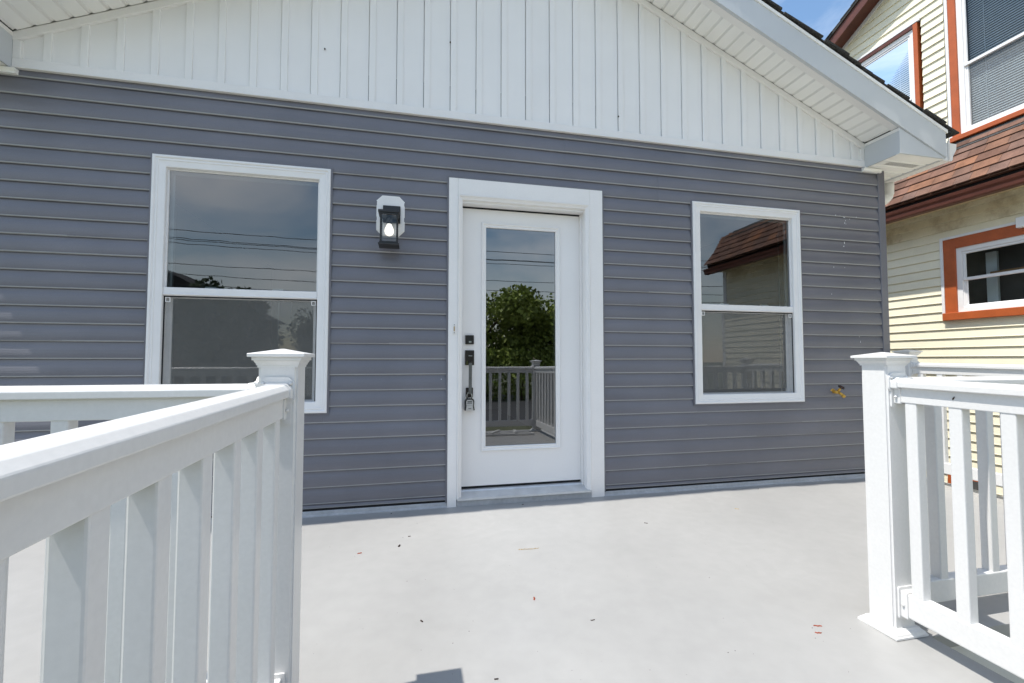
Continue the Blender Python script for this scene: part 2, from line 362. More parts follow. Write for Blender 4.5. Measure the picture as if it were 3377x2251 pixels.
def add_board(p, q, zb, pr_, off, i, full=True):
    jz = random.uniform(-0.0006, 0.0006)
    nseg = max(1, int((q-p)/0.4)); vs_, fs = [], []
    for s_ in range(nseg+1):
        x = p+(q-p)*s_/nseg; wv = 0.0007*math.sin(x*3.1+i*1.7)+0.0005*math.sin(x*7.7+i)
        for yy, zz in pr_:
            vs_.append((x-(p+q)/2, yy-(off if yy < -0.0002 else 0)+(wv if yy < -0.008 else 0), zz+(jz+wv*0.4 if full else 0)))
    k = len(pr_)
    for s_ in range(nseg):
        for e in range(k-1): fs.append((s_*k+e, (s_+1)*k+e, (s_+1)*k+e+1, s_*k+e+1))
    fs += [tuple(range(k)), tuple(range(nseg*k, nseg*k+k))]
    me_ = raw('siding_board', vs_, fs); me_.materials.append(MATS['siding']); me_.materials.append(MATS['siding_edge_lit'])
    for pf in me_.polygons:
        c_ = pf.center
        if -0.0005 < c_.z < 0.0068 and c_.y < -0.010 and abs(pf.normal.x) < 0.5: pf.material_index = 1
    return link('siding_board', me_, None, wall, ((p+q)/2, 0.002, zb))
for i in range(-1, 26):
    zb = Z26+i*S if i >= 0 else 0.046
    h = S if 0 <= i < 25 else (0.0285 if i < 0 else 0.060)
    for a, b in spans(zb+0.004, zb+h-0.004):
        sm = SEAMS.get((i+1)//2) if i >= 0 else None
        segs = [(a, b, 0.0)]
        if sm and a+0.15 < sm < b-0.15: segs = [(a, sm, 0.0), (sm-0.02, b, 0.0016)]
        for p, q, off in segs: add_board(p, q, zb, siding_prof(h), off, i)
    for (oa, ob), z0_, z1_ in [((w_[0]+0.02, w_[1]-0.02), WZ0, WZ1) for w_ in wins]+[((-0.09, 1.05), -1.0, 2.312)]:
        if zb+0.006 < z0_ < zb+h-0.004: add_board(oa+0.0005, ob-0.0005, zb, clip_prof(siding_prof(h), -0.01, z0_-zb+0.004), 0.0, i, False)
        if zb+0.004 < z1_ < zb+h-0.004: add_board(oa+0.0005, ob-0.0005, zb, clip_prof(siding_prof(h), z1_-zb-0.004, h+0.02), 0.0, i, False)
box('starter_strip', (XL, -0.006, 0.030), (-0.10, 0.003, 0.046), 'dark_gap', wall)
box('starter_strip', (1.062, -0.006, 0.030), (XR, 0.003, 0.046), 'dark_gap', wall)
def upturn(a, b):
    prism('deck_upturn', [(0, 0.030), (-0.012, 0.031), (-0.018, 0.026), (-0.021, 0.010), (-0.032, 0.002), (-0.034, -0.01), (0, -0.01)], (a, 0.002, 0), (b, 0.002, 0), ((0, 1, 0), (0, 0, 1)), 'deck_edge', deck)
upturn(XL, -0.104); upturn(1.062, XR)
# corner posts
for a, b in ((XR-0.045, XR+0.030), (XL-0.03, XL+0.045)):
    box('corner_post', (a, -0.021, 0.03), (b, 0.055, 2.735), 'siding', house, 0.003)
box('side_wall', (XR-0.12, 0.056, -1.0), (XR+0.006, 7.0, 2.75), 'siding', house)
box('side_wall', (XL-0.006, 0.056, -1.0), (XL+0.12, 7.0, 2.75), 'siding', house)
box('back_wall_lower', (XL, 6.9, -1.0), (XR, 7.0, 2.75), 'siding', house)
box('foundation', (XL+.01, 0.02, -1.05), (XR-.01, 0.135, -0.06), 'concrete', house)
# frieze band and gable trim
box('frieze_band', (XC-3.138, -0.026, 2.750), (XC+3.138, 0.006, 2.803), 'white_trim', house, 0.003)
box('frieze_lip', (XC-3.138, -0.034, 2.743), (XC+3.138, -0.004, 2.7495), 'white_trim', house, 0.002)
for sx in (-1, 1):
    xo = XC+sx*3.138
    box('gable_end_trim', (min(xo, xo-sx*0.042), -0.025, 2.8035), (max(xo, xo-sx*0.042), 0.006, 2.915), 'white_trim', house, 0.003)
    # rake trim: along the soffit at the wall
    xa, xb = xo, XC
    prof = [(0, 0.006), (0, -0.050), (-0.006, -0.054), (-0.020, -0.054), (-0.0265, -0.048), (-0.0265, -0.002), (-0.020, 0.006)]
    prism('rake_trim', prof, (xa, 0.0, zin(xa)), (xb, 0.0, zin(xb)), ((0, 1, 0), (0, 0, 1)), 'white_trim', house)
    # short frieze piece under the eave box
    prism('frieze_return', [(-0.005, 2.735), (-0.045, 2.735), (-0.048, 2.730), (-0.036, 2.716), (-0.036, 2.706), (-0.005, 2.706)], (xo-sx*0.03, 0, 0), (xo+sx*0.17, 0, 0), ((0, 1, 0), (0, 0, 1)), 'soffit', house)
# gable panels with battens
gable = link('gable_wall', boxmesh(6.2, 0.002, 0.02), 'gable', house, (XC, 0.006, 2.80))
B0, BP = -0.658, 0.1873
for k in range(-11, 23):
    x0 = B0+k*BP; x1 = x0+BP
    lo, hi = XC-3.115, XC+3.115
    if x1 < lo or x0 > hi: continue
    prof = [(x0, 0), (x0, -0.0155), (x0+0.003, -0.017), (x0+0.039, -0.017), (x0+0.042, -0.0155), (x0+0.0425, -0.007), (x1-0.006, -0.0062), (x1-0.004, -0.0062), (x1-0.0035, 0)]
    prof = [(min(max(x, lo), hi), y) for x, y in prof]
    q = len(prof); vs_ = []
    for x, y in prof: vs_.append((x, y, 2.800))
    for x, y in prof: vs_.append((x, y, zin(x)-0.02))
    fs = [(i, (i+1) % q, (i+1) % q+q, i+q) for i in range(q)]
    link('gable_panel', raw('gable_panel', vs_, fs), 'gable', gable)
for hx, hy in ((1071, 160), (1485, 138), (2040, 383)):
    a_ = (hx-1688.5)/1473.7; b_ = (1125.5-hy)/1473.7; d_ = F+R2*a_+U2*b_; c_ = Vector(CAM)+d_*((-0.0175-CAM[1])/d_.y)
    box('nail_head', (c_.x-0.004, -0.0195, c_.z-0.005), (c_.x+0.004, -0.0120, c_.z+0.005), 'chip_dark', gable, 0.001)
# roof, rake boards, soffits
YB = 7.2
for sx in (-1, 1):
    side = 'right' if sx > 0 else 'left'
    xe = XC+sx*3.628           # fascia end
    xs = XC+sx*3.748           # shingle tip
    ze = lambda x: zin(x)
    # rake board (fascia) on the gable face, above the eave return
    def P(x, dzv): return (x, zin(x)+dzv)
    pts = [P(XC, 0), P(XC+sx*3.626, 0), P(XC+sx*3.626, 0.215), P(XC, 0.215)]
    poly_slab('rake_board', pts, Y_OH-0.012, Y_OH+0.012, 'fascia', house)
    pts = [P(XC, 0.2155), P(XC+sx*3.640, 0.2155), P(XC+sx*3.640, 0.241), P(XC, 0.241)]
    poly_slab('drip_edge', pts, Y_OH-0.020, Y_OH+0.02, 'soffit', house)
    # eave return box (pork chop)
    xo = XC+sx*3.138
    poly_slab('eave_return', [(xo, 2.740), (xo+sx*0.478, 2.740), P(xo+sx*0.478, -0.0), (xo, zin(xo)-0.004)], Y_OH+0.0, Y_OH+0.0115, 'fascia', house)
    box('eave_return_cheek', (min(xo, xo+sx*0.01), Y_OH+0.0115, 2.740), (max(xo, xo+sx*0.01), -0.003, zin(xo)-0.004), 'fascia', house)
    box('return_edge_trim', (min(xo+sx*0.0, xo-sx*0.003), Y_OH+0.0, zin(xo)-0.03), (max(xo, xo-sx*0.003), -0.028, zin(xo)-0.005), 'white_trim', house)
    # rake soffit panels running out from the wall
    sof = link('rake_soffit', raw('rs', [(XC, Y_OH+.012, zin(XC)+0.03), (xo, Y_OH+.012, zin(xo)+0.03), (xo, 0, zin(xo)+0.03), (XC, 0, zin(XC)+0.03)], [(0, 1, 2, 3)]), 'soffit', house)
    L = 3.138/33
    for k in range(33):
        d0 = k*L+0.001; d1 = (k+1)*L-0.001
        pr_ = [(d0, 0.004), (d0+0.004, 0.0), (d1-0.020, 0.0), (d1-0.015, 0.0075), (d1-0.010, 0.0095), (d1-0.005, 0.0075), (d1, 0.004)]
        vs_, fs = [], []; q = len(pr_)
        for y in (Y_OH+0.062, -0.027):
            for d, up in pr_: x = XC+sx*d; vs_.append((x, y, zin(x)+up+0.002))
        for e in range(q-1): fs.append((e, e+1, q+e+1, q+e))
        link('soffit_panel', raw('soffit_panel', vs_, fs), 'soffit', sof)
    # F-channel strip between soffit and rake board
    vs_ = []
    for x in (XC, xo):
        for y, up in ((Y_OH+0.0125, -0.001), (Y_OH+0.066, -0.001), (Y_OH+0.070, 0.004), (Y_OH+0.0125, 0.012)): vs_.append((x, y, zin(x)+up))
    link('soffit_channel', raw('sc', vs_, [(0, 1, 5, 4), (1, 2, 6, 5), (2, 3, 7, 6), (3, 0, 4, 7), (0, 3, 2, 1), (4, 5, 6, 7)]), 'white_trim', house)
    # dark shadow gap line at wall side
    # eave soffit under the box, panels run out from the wall
    es = link('eave_soffit', raw('es', [(xo, Y_OH+0.012, 2.752), (xe, Y_OH+0.012, 2.752), (xe, YB, 2.752), (xo, YB, 2.752)], [(0, 1, 2, 3)]), 'soffit', house)
    yy = Y_OH+0.035; k = 0
    box('soffit_edge', (min(xo, xe), Y_OH+0.012, 2.7375), (max(xo, xe)-0.0, Y_OH+0.033, 2.745), 'soffit', es)
    while yy < 1.5:
        w = 0.098
        pr_ = [(0, 0.005), (0.004, 0), (w-0.016, 0), (w-0.011, 0.006), (w-0.004, 0.006), (w-0.001, 0.003)]
        vs_ = []
        for x in (xo+sx*0.004, xe-sx*0.002):
            for a, b in pr_: vs_.append((x, yy+a, 2.740+b))
        q = len(pr_); fs = [(e, e+1, q+e+1, q+e) for e in range(q-1)]
        pn = link('soffit_panel', raw('soffit_panel', vs_, fs), 'soffit', es)
        if k == 1:
            vs_, fs = [], []
            for t in range(26):
                x = xo+sx*(0.09+t*0.0125); i0 = len(vs_)
                vs_ += [(x, yy+0.014, 2.7388), (x+0.005, yy+0.014, 2.7388), (x+0.005, yy+0.072, 2.7388), (x, yy+0.072, 2.7388)]; fs.append((i0, i0+1, i0+2, i0+3))
            link('vent_slot', raw('vent_slots', vs_, fs), 'vent_grey', pn)
        yy += w; k += 1
    # fascia along the eave, gutter
    box('eave_fascia', (min(xe, xe-sx*0.02), Y_OH+0.0125, 2.738), (max(xe, xe-sx*0.02), YB, 2.955), 'fascia', house)
    gx = xe+sx*0.004
    gprof = [(0, 0.155), (0, 0.0), (0.085, 0.0), (0.100, 0.010), (0.105, 0.045), (0.125, 0.075), (0.145, 0.105), (0.150, 0.150), (0.140, 0.155), (0.140, 0.148), (0.138, 0.108), (0.118, 0.080), (0.098, 0.048), (0.094, 0.016), (0.082, 0.006), (0.006, 0.006), (0.006, 0.155)]
    g = prism('gutter', gprof, (gx, Y_OH+0.02, 2.735), (gx, YB, 2.735), ((sx, 0, 0), (0, 0, 1)), 'white_trim', house, cap=False)
    cap_ = [(-0.001, 0.157), (-0.001, -0.002), (0.086, -0.002), (0.102, 0.009), (0.107, 0.044), (0.127, 0.074), (0.147, 0.104), (0.152, 0.155)]
    prism('end_cap', cap_, (gx, Y_OH+0.014, 2.735), (gx, Y_OH+0.0195, 2.735), ((sx, 0, 0), (0, 0, 1)), 'white_trim', g)
    box('gutter_strap', (min(gx+sx*0.045, gx+sx*0.063), Y_OH+0.006, 2.741), (max(gx+sx*0.045, gx+sx*0.063), Y_OH+0.0135, 2.905), 'vinyl', g, 0.001)
    # roof deck and shingles
    vs_ = []
    for y in (Y_OH-0.012, YB):
        for x, up in ((XC, 0.242), (XC+sx*3.70, 0.242), (XC+sx*3.70, 0.256), (XC, 0.256)): vs_.append((x, y, zin(x)+up))
    roof = link('roof', raw('roof', vs_, [(0, 1, 2, 3), (7, 6, 5, 4), (0, 4, 5, 1), (1, 5, 6, 2), (2, 6, 7, 3), (3, 7, 4, 0)]), 'roof_dark', house)
    ca, sa = 1/math.hypot(1, M), -M/math.hypot(1, M)
    nsh = 30; Ls = 3.748/nsh
    for k in range(nsh):
        d0 = k*Ls; d1 = d0+Ls+0.10
        d1 = min(d1, 3.752)
        proud = random.uniform(-0.004, 0.014)
        if random.random() < 0.3: proud += 0.010
        up0, up1 = 0.2565+0.000, 0.2565+0.011
        t = random.uniform(0.009, 0.015)
        vs_ = []
        for y in (Y_OH-0.018-proud, 0.25+random.uniform(0, 0.5)):
            for d, u_ in ((d0, up0), (d1, up1), (d1, up1+t), (d0, up0+t)):
                x = XC+sx*d; vs_.append((x, y+random.uniform(-0.003, 0.003), zin(x)+u_))
        link('shingle', raw('shingle', vs_, [(0, 1, 2, 3), (7, 6, 5, 4), (0, 4, 5, 1), (1, 5, 6, 2), (2, 6, 7, 3), (3, 7, 4, 0)]), 'roof_dark', roof)
# downspout elbow behind the right corner
ds = tube('downspout', [(4.17, 0.21, 2.745), (4.17, 0.21, 2.69), (4.168, 0.21, 2.64), (4.15, 0.21, 2.60), (4.11, 0.21, 2.565), (4.04, 0.21, 2.53), (3.95, 0.21, 2.49), (3.90, 0.21, 2.44), (3.88, 0.21, 2.36), (3.88, 0.21, -0.9)], 0.044, 'soffit', house, 14)

# ------------------------------------------------------------------ interior seen through the glass
IX0, IX1, IY0, IY1, IZ0, IZ1 = XL+0.13, XR-0.13, 0.141, 5.2, 0.09, 2.62
room = box('interior_floor', (IX0, IY0, IZ0-0.03), (IX1, IY1, IZ0), 'floor_wood', house)
box('interior_ceiling', (IX0, IY0, IZ1), (IX1, IY1, IZ1+0.03), 'ceiling', house)
wall_with_holes('interior_wall', IX0, IX1, IZ0, IZ1, IY1, IY1+0.1, [(-2.62, -2.40, 1.35, 2.22), (1.9, 2.5, 0.9, 2.1)], 'interior', house)
wall_with_holes('back_wall', XL, XR, -1.0, 2.75, 5.31, 5.4, [(-2.66, -2.36, 1.3, 2.26), (1.86, 2.54, 0.86, 2.14)], 'siding', house)
box('partition', (1.25, 1.6, IZ0), (1.33, IY1, IZ1), 'interior', house)
cl = link('ceiling_light', rings_mesh([(0.09, 0), (0.09, 0.01), (0.07, 0.012)], 20), 'ceiling', house, (-1.75, 1.0, IZ1-0.013))

# ------------------------------------------------------------------ windows
CASE = [(0.0, 0.018), (0.0, 0.026), (0.003, 0.030), (0.014, 0.031), (0.019, 0.027), (0.021, 0.024), (0.026, 0.026), (0.033, 0.026), (0.036, 0.022), (0.070, 0.019), (0.0735, 0.016), (0.075, 0.006), (0.076, -0.05)]
def make_window(x0, x1, which):
    w = frame('window', x0, x1, WZ0, WZ1, CASE, 'window_white', house)
    frame('siding_channel', x0-0.012, x1+0.012, WZ0-0.012, WZ1+0.012, [(0, 0.004), (0.0, 0.0205), (0.001, 0.0215), (0.0115, 0.0215), (0.0119, 0.016)], 'siding', w)
    a, b, c, d = x0+0.0755, x1-0.0755, WZ0+0.0755, WZ1-0.0755
    zr0, zr1 = 1.418, 1.470
    box('sill', (x0+0.07, -0.020, WZ0+0.030), (x1-0.07, 0.01, WZ0+0.052), 'window_white', w, 0.002)
    frame('upper_sash', a, b, zr1-0.012, d, [(0, -0.004), (0.0075, -0.004), (0.009, -0.010), (0.010, -0.03)], 'window_white', w)
    box('meeting_rail', (a, -0.010, zr0), (b, 0.03, zr1), 'window_white', w, 0.003)
    box('rail_lip', (a, -0.016, zr0+0.004), (b, -0.0105, zr0+0.012), 'window_white', w, 0.002)
    c2 = WZ0+0.052
    up = link('pane', raw('pane', [(a, 0.012, zr1), (b, 0.012, zr1), (b, 0.012, d), (a, 0.012, d)], [(0, 1, 2, 3)]), 'glass', w)
    lo = link('pane', raw('pane', [(a+.03, 0.045, c2+0.06), (b-.03, 0.045, c2+0.06), (b-.03, 0.045, zr0), (a+.03, 0.045, zr0)], [(0, 1, 2, 3)]), 'glass', w)
    frame('lower_sash', a, b, c2, zr0+0.02, [(0, -0.034), (0.026, -0.034), (0.031, -0.044), (0.031, -0.06)], 'window_white', w)
    scr = link('insect_screen', raw('screen', [(a+0.006, 0.004, c2+0.006), (b-0.006, 0.004, c2+0.006), (b-0.006, 0.004, zr0-0.006), (a+0.006, 0.004, zr0-0.006)], [(0, 1, 2, 3)]), 'screen_mesh', w)
    frame('screen_frame', a, b, c2, zr0-0.001, [(0, -0.0005), (0.003, 0.001), (0.0055, 0.001), (0.007, -0.004)], 'dark_gap', w)
    for x in (a+0.009, b-0.037):
        frame('screen_clip', x, x+0.028, zr0-0.040, zr0-0.010, [(0, -0.004), (0.0, 0.001), (0.0045, 0.001), (0.0045, -0.004)], 'window_white', w)
    for t in (0.28, 0.72):
        x = a+(b-a)*t
        box('sash_latch', (x-0.035, 0.024, zr1+0.0005), (x+0.035, 0.05, zr1+0.016), 'window_white', w, 0.003)
    # plaster returns inside
    frame('inner_return', a-0.02, b+0.02, c2-0.02, d+0.02, [(0.0, -0.062), (0.0, -0.16)], 'interior', w)
    frame('inner_frame', a-0.015, b+0.015, c2-0.01, d+0.015, [(0.012, -0.05), (0.034, -0.05), (0.034, -0.062), (0.0, -0.062)], 'window_white', w)
    return w
make_window(*wins[0], 'left'); make_window(*wins[1], 'right')
bpy.data.objects['window']['label'] = 'left sash window behind the railing post'
bpy.data.objects['window.001']['label'] = 'right sash window reflecting the neighbouring roof'

# ------------------------------------------------------------------ door
door = link('door', raw('door_back', [(DX0+.005, 0.125, 0.106), (DX1-.005, 0.125, 0.106), (DX1-.005, 0.125, 2.16), (DX0+.005, 0.125, 2.16), (0.19, 0.125, 0.395), (0.715, 0.125, 0.395), (0.715, 0.125, 1.995), (0.19, 0.125, 1.995)], [(0, 1, 5, 4), (1, 2, 6, 5), (2, 3, 7, 6), (3, 0, 4, 7)]), 'door_paint', house)
YD = 0.078
GX0, GX1, GZ0, GZ1 = 0.181, 0.722, 0.386, 2.004
wall_with_holes('door_slab', DX0+0.006, DX1-0.006, 0.106, 2.147, YD, YD+0.044, [(GX0-0.002, GX1+0.002, GZ0-0.002, GZ1+0.002)], 'door_paint', door)
frame('glass_moulding', GX0-0.034, GX1+0.034, GZ0-0.034, GZ1+0.034, [(0, 0), (0.001, 0.010), (0.006, 0.0135), (0.013, 0.012), (0.018, 0.006), (0.024, 0.006), (0.030, 0.0085), (0.0335, 0.006), (0.0345, -0.006)], 'door_paint', door, 'y', YD)
link('pane', raw('pane', [(GX0, YD+0.008, GZ0), (GX1, YD+0.008, GZ0), (GX1, YD+0.008, GZ1), (GX0, YD+0.008, GZ1)], [(0, 1, 2, 3)]), 'door_glass', door)
box('door_sweep', (DX0+0.006, YD+0.002, 0.092), (DX1-0.006, YD+0.04, 0.1055), 'dark_gap', door)
# frame: jambs, stops, moulding, casing
dfr = box('door_frame', (DX1, 0.0, 0.035), (DX1+0.03, 0.139, DZ1+0.02), 'door_paint', house)
box('jamb', (DX0-0.03, 0.0, 0.035), (DX0, 0.139, DZ1+0.02), 'door_paint', dfr)
box('head_jamb', (DX0-0.0295, 0.001, DZ1), (DX1+0.0295, 0.139, DZ1+0.03), 'door_paint', dfr)
box('stop', (DX1-0.012, 0.045, 0.06), (DX1-0.0005, YD-0.002, DZ1-0.0005), 'door_paint', dfr, 0.001)
box('weatherstrip', (DX1-0.0055, YD-0.0018, 0.1), (DX1-0.0005, YD+0.03, DZ1-0.0005), 'dark_gap', dfr)
box('weatherstrip', (DX0+0.0005, YD-0.0018, 0.1), (DX0+0.0055, YD+0.03, DZ1-0.0005), 'dark_gap', dfr)
box('weatherstrip', (DX0+0.001, YD-0.003, DZ1-0.012), (DX1-0.001, YD+0.03, DZ1-0.0007), 'dark_gap', dfr)
# brick mould running up both sides and over the top
bmprof = [(0, 0.0), (0, 0.030), (0.006, 0.036), (0.013, 0.033), (0.016, 0.027), (0.021, 0.025), (0.028, 0.021), (0.032, 0.021), (0.034, 0.012), (0.036, 0.0), (0.036, -0.02)]
vs_, fs = [], []; q = len(bmprof); bx0, bx1, bzt = DX0-0.034, DX1+0.034, DZ1+0.050
for cx, cz, ix, iz in ((bx0, 0.05, 1, 0), (bx0, bzt, 1, -1), (bx1, bzt, -1, -1), (bx1, 0.05, -1, 0)):
    for d_, o_ in bmprof: vs_.append((cx+ix*d_, -o_, cz+iz*d_))
for c in range(3):
    for e in range(q-1): fs.append((c*q+e, (c+1)*q+e, (c+1)*q+e+1, c*q+e+1))
link('brick_mould', raw('brick_mould', vs_, fs), 'door_paint', dfr)
# flat casing boards
CX0, CX1, CZ1 = -0.102, 1.066, 2.316
box('casing', (CX0, -0.028, -0.002), (bx0-0.0005, 0.002, CZ1), 'white_trim', dfr, 0.0015)
box('casing', (bx1+0.0005, -0.028, -0.002), (CX1, 0.002, CZ1), 'white_trim', dfr, 0.0015)
box('casing', (bx0, -0.0282, bzt+0.0005), (bx1, 0.002, CZ1-0.0003), 'white_trim', dfr, 0.0015)
box('siding_channel', (CX0-0.012, -0.0225, 0.03), (CX0-0.0005, 0.002, CZ1+0.012), 'siding', dfr, 0.001)
box('siding_channel', (CX1+0.0005, -0.0225, 0.03), (CX1+0.012, 0.002, CZ1+0.012), 'siding', dfr, 0.001)
box('siding_channel', (CX0, -0.0225, CZ1+0.0005), (CX1, 0.002, CZ1+0.012), 'siding', dfr, 0.001)
th = prism('threshold', [(0.075, 0.090), (0.055, 0.086), (0.050, 0.078), (-0.030, 0.058), (-0.040, 0.055), (-0.042, 0.042), (-0.034, 0.040), (0.075, 0.038)], (bx0+0.004, 0, 0), (bx1-0.004, 0, 0), ((0, 1, 0), (0, 0, 1)), 'aluminium', dfr)
box('sill_riser', (bx0+0.002, -0.028, -0.003), (bx1-0.002, 0.07, 0.0375), 'deck_edge', dfr)
# hardware
def on_door(px, py, Y=0.078):      # photograph pixel -> point on the door plane
    a = (px-1688.5)/1473.7; b = (1125.5-py)/1473.7
    d = F+R2*a+U2*b; t = (Y-CAM[1])/d.y
    return Vector(CAM)+d*t
p = on_door(1548, 1120)
db = box('deadbolt_keypad', (p.x-0.031, YD-0.018, p.z-0.033), (p.x+0.031, YD-0.0005, p.z+0.033), 'bronze', door, 0.002)
box('keyhole_cover', (p.x-0.006, YD-0.0215, p.z-0.022), (p.x+0.012, YD-0.0185, p.z-0.010), 'steel', db, 0.001)
box('touch_panel', (p.x-0.022, YD-0.0195, p.z-0.004), (p.x+0.022, YD-0.0185, p.z+0.022), 'black', db)
p = on_door(1548.2, 1179); p2 = on_door(1550.5, 1298)
hs = box('handle_set', (p.x-0.033, YD-0.012, p.z-0.054), (p.x+0.033, YD-0.0005, p.z+0.054), 'bronze', door, 0.002)
gx = on_door(1551, 1200, 0.03).x
gripz0, gripz1 = on_door(1551, 1298, 0.03).z, on_door(1551, 1196, 0.03).z
gp = link('grip', prism_mesh('grip', [(-0.011, -0.007), (0.011, -0.007), (0.011, 0.007), (-0.011, 0.007)], (gx, 0.03, gripz0), (gx, 0.026, gripz1), ((1, 0, 0), (0, 1, 0))), 'grip_metal', hs)
box('grip_arm', (gx-0.011, 0.034, gripz1-0.014), (gx+0.011, YD-0.012, gripz1+0.006), 'bronze', hs, 0.002)
box('thumb_latch', (p.x-0.010, YD-0.045, p.z+0.010), (p.x+0.016, YD-0.012, p.z+0.016), 'steel', hs, 0.002)
pl = on_door(1547.5, 1293)
lp = box('lower_plate', (pl.x-0.026, YD-0.012, pl.z-0.034), (pl.x+0.026, YD-0.0005, pl.z+0.034), 'bronze', hs, 0.002)
box('grip_foot', (gx-0.010, 0.037, gripz0+0.002), (gx+0.010, YD-0.012, gripz0+0.018), 'bronze', hs, 0.002)
link('green_tag', raw('t', [(p.x-0.030, YD-0.020, p.z-0.050), (p.x-0.014, YD-0.024, p.z-0.052), (p.x-0.013, YD-0.022, p.z-0.020), (p.x-0.024, YD-0.019, p.z-0.024)], [(0, 1, 2, 3)]), 'moss', hs)

# hanging key safe on the grip
kb = on_door(1548, 1333, 0.045)
ks = empty('key_lockbox', (kb.x, 0.045, kb.z-0.045), 'small grey and black key lockbox hanging from the door handle', 'lockbox')
bp_ = [(-0.035, -0.042), (0.035, -0.042), (0.037, -0.038), (0.031, -0.010), (0.034, 0.022), (0.030, 0.036), (0.020, 0.042), (-0.020, 0.042), (-0.030, 0.036), (-0.034, 0.022), (-0.031, -0.010), (-0.037, -0.038)]
prism('body', bp_, (kb.x, 0.066, kb.z), (kb.x, 0.030, kb.z), ((1, 0, 0), (0, 0, 1)), 'black', ks)
fpz = [(x*0.74, z*0.90-0.004) for x, z in bp_]
fp = prism('face_plate', fpz, (kb.x, 0.0295, kb.z), (kb.x, 0.026, kb.z), ((1, 0, 0), (0, 0, 1)), 'lock_grey', ks)
for r in range(2):
    for k in range(4):
        x = kb.x-0.0165+k*0.0085; z = kb.z+0.019-r*0.011
        box('dial', (x, 0.0250, z), (x+0.0065, 0.0262, z+0.007), 'black', ks)
box('slot', (kb.x-0.010, 0.0252, kb.z-0.030), (kb.x+0.010, 0.0262, kb.z-0.026), 'black', ks)
box('door_line', (kb.x-0.021, 0.0253, kb.z-0.0045), (kb.x+0.021, 0.0262, kb.z-0.0035), 'dark_gap', ks)
tube('shackle', [(kb.x-0.017, 0.048, kb.z+0.038), (kb.x-0.017, 0.048, kb.z+0.068), (kb.x-0.012, 0.048, kb.z+0.082), (kb.x, 0.048, kb.z+0.088), (kb.x+0.012, 0.048, kb.z+0.082), (kb.x+0.017, 0.048, kb.z+0.068), (kb.x+0.017, 0.048, kb.z+0.038)], 0.005, 'steel', ks, 8)

# doorbell on the casing
pb = on_door(1497.5, 1084, -0.028)
dbell = empty('doorbell', (pb.x, -0.028, pb.z), 'narrow white doorbell button on the left door casing', 'doorbell')
box('bell_plate', (pb.x-0.011, -0.0375, pb.z-0.036), (pb.x+0.011, -0.0285, pb.z+0.036), 'white_trim', dbell, 0.003, 2)
box('bell_button', (pb.x-0.004, -0.0405, pb.z-0.018), (pb.x+0.004, -0.0375, pb.z+0.018), 'straw', dbell, 0.0015)
for s_ in (-1, 1): box('screw_hole', (pb.x-0.003, -0.0383, pb.z+s_*0.0275-0.003), (pb.x+0.003, -0.0376, pb.z+s_*0.0275+0.003), 'black', dbell)
# ------------------------------------------------------------------ wall lantern
def at(px, py, Y): return on_door(px, py, Y)
a = at(1243.5, 642, -0.03); b = at(1332, 777, -0.03)
bx_, bz_ = (a.x+b.x)/2, (a.z+b.z)/2; hw, hh, ch = (b.x-a.x)/2, (a.z-b.z)/2, 0.036
wl_ = empty('wall_lantern', (bx_, 0, bz_-hh), 'black glass wall lantern with white bulb on octagonal white block beside the door', 'lantern')
oct_ = [(-hw, -hh+ch), (-hw+ch, -hh), (hw-ch, -hh), (hw, -hh+ch), (hw, hh-ch), (hw-ch, hh), (-hw+ch, hh), (-hw, hh-ch)]
prism('mounting_block', oct_, (bx_, -0.006, bz_), (bx_, -0.028, bz_), ((1, 0, 0), (0, 0, 1)), 'white_trim', wl_)
prism('block_rim', [(x*1.04, z*1.03) for x, z in oct_], (bx_, -0.004, bz_), (bx_, -0.0155, bz_), ((1, 0, 0), (0, 0, 1)), 'white_trim', wl_)
YF, YK = -0.165, -0.060
t0 = at(1251, 712, YF); t1 = at(1313, 802, YF)
lx = (t0.x+t1.x)/2; lw = 0.057
ztop = at(1280, 692, YF).z; zbot = at(1280, 806, YF).z
yc = (YF+YK)/2; ld = (YK-YF)/2
box('wall_plate', (lx-0.058+0.012, -0.052, bz_-0.055), (lx+0.058+0.012, -0.0285, bz_+0.062), 'black', wl_, 0.003)
box('arm', (lx-0.02, -0.062, ztop-0.004), (lx+0.02, -0.0525, bz_+0.03), 'black', wl_)
cap_ = box('roof_plate', (lx-lw-0.012, YF-0.012, ztop-0.016), (lx+lw+0.012, YK+0.006, ztop), 'black', wl_, 0.002)
box('roof_rim', (lx-lw-0.004, YF-0.004, ztop-0.028), (lx+lw+0.004, YK+0.002, ztop-0.0165), 'black', wl_, 0.002)
box('base_plate', (lx-lw-0.010, YF-0.010, zbot), (lx+lw+0.010, YK+0.008, zbot+0.012), 'black', wl_, 0.002)
box('base_rim', (lx-lw-0.003, YF-0.003, zbot+0.0125), (lx+lw+0.003, YK+0.001, zbot+0.024), 'black', wl_, 0.002)
for px_ in (lx-lw, lx+lw-0.010):
    for py_ in (YF, YK-0.010): box('upright', (px_, py_, zbot+0.0245), (px_+0.010, py_+0.010, ztop-0.0285), 'black', wl_, 0.0015)
for x0_, x1_, y0_, y1_ in ((lx-lw+.0105, lx+lw-.0105, YF+0.004, YF+0.006), (lx-lw+.004, lx-lw+.006, YF+.0105, YK-.0105), (lx+lw-.006, lx+lw-.004, YF+.0105, YK-.0105)):
    box('pane', (x0_, y0_, zbot+0.025), (x1_, y1_, ztop-0.029), 'lamp_glass', wl_)
sz = ztop-0.030
link('socket', rings_mesh([(0.017, 0), (0.019, -0.004), (0.019, -0.045), (0.014, -0.048)], 14), 'black', wl_, (lx, yc, sz))
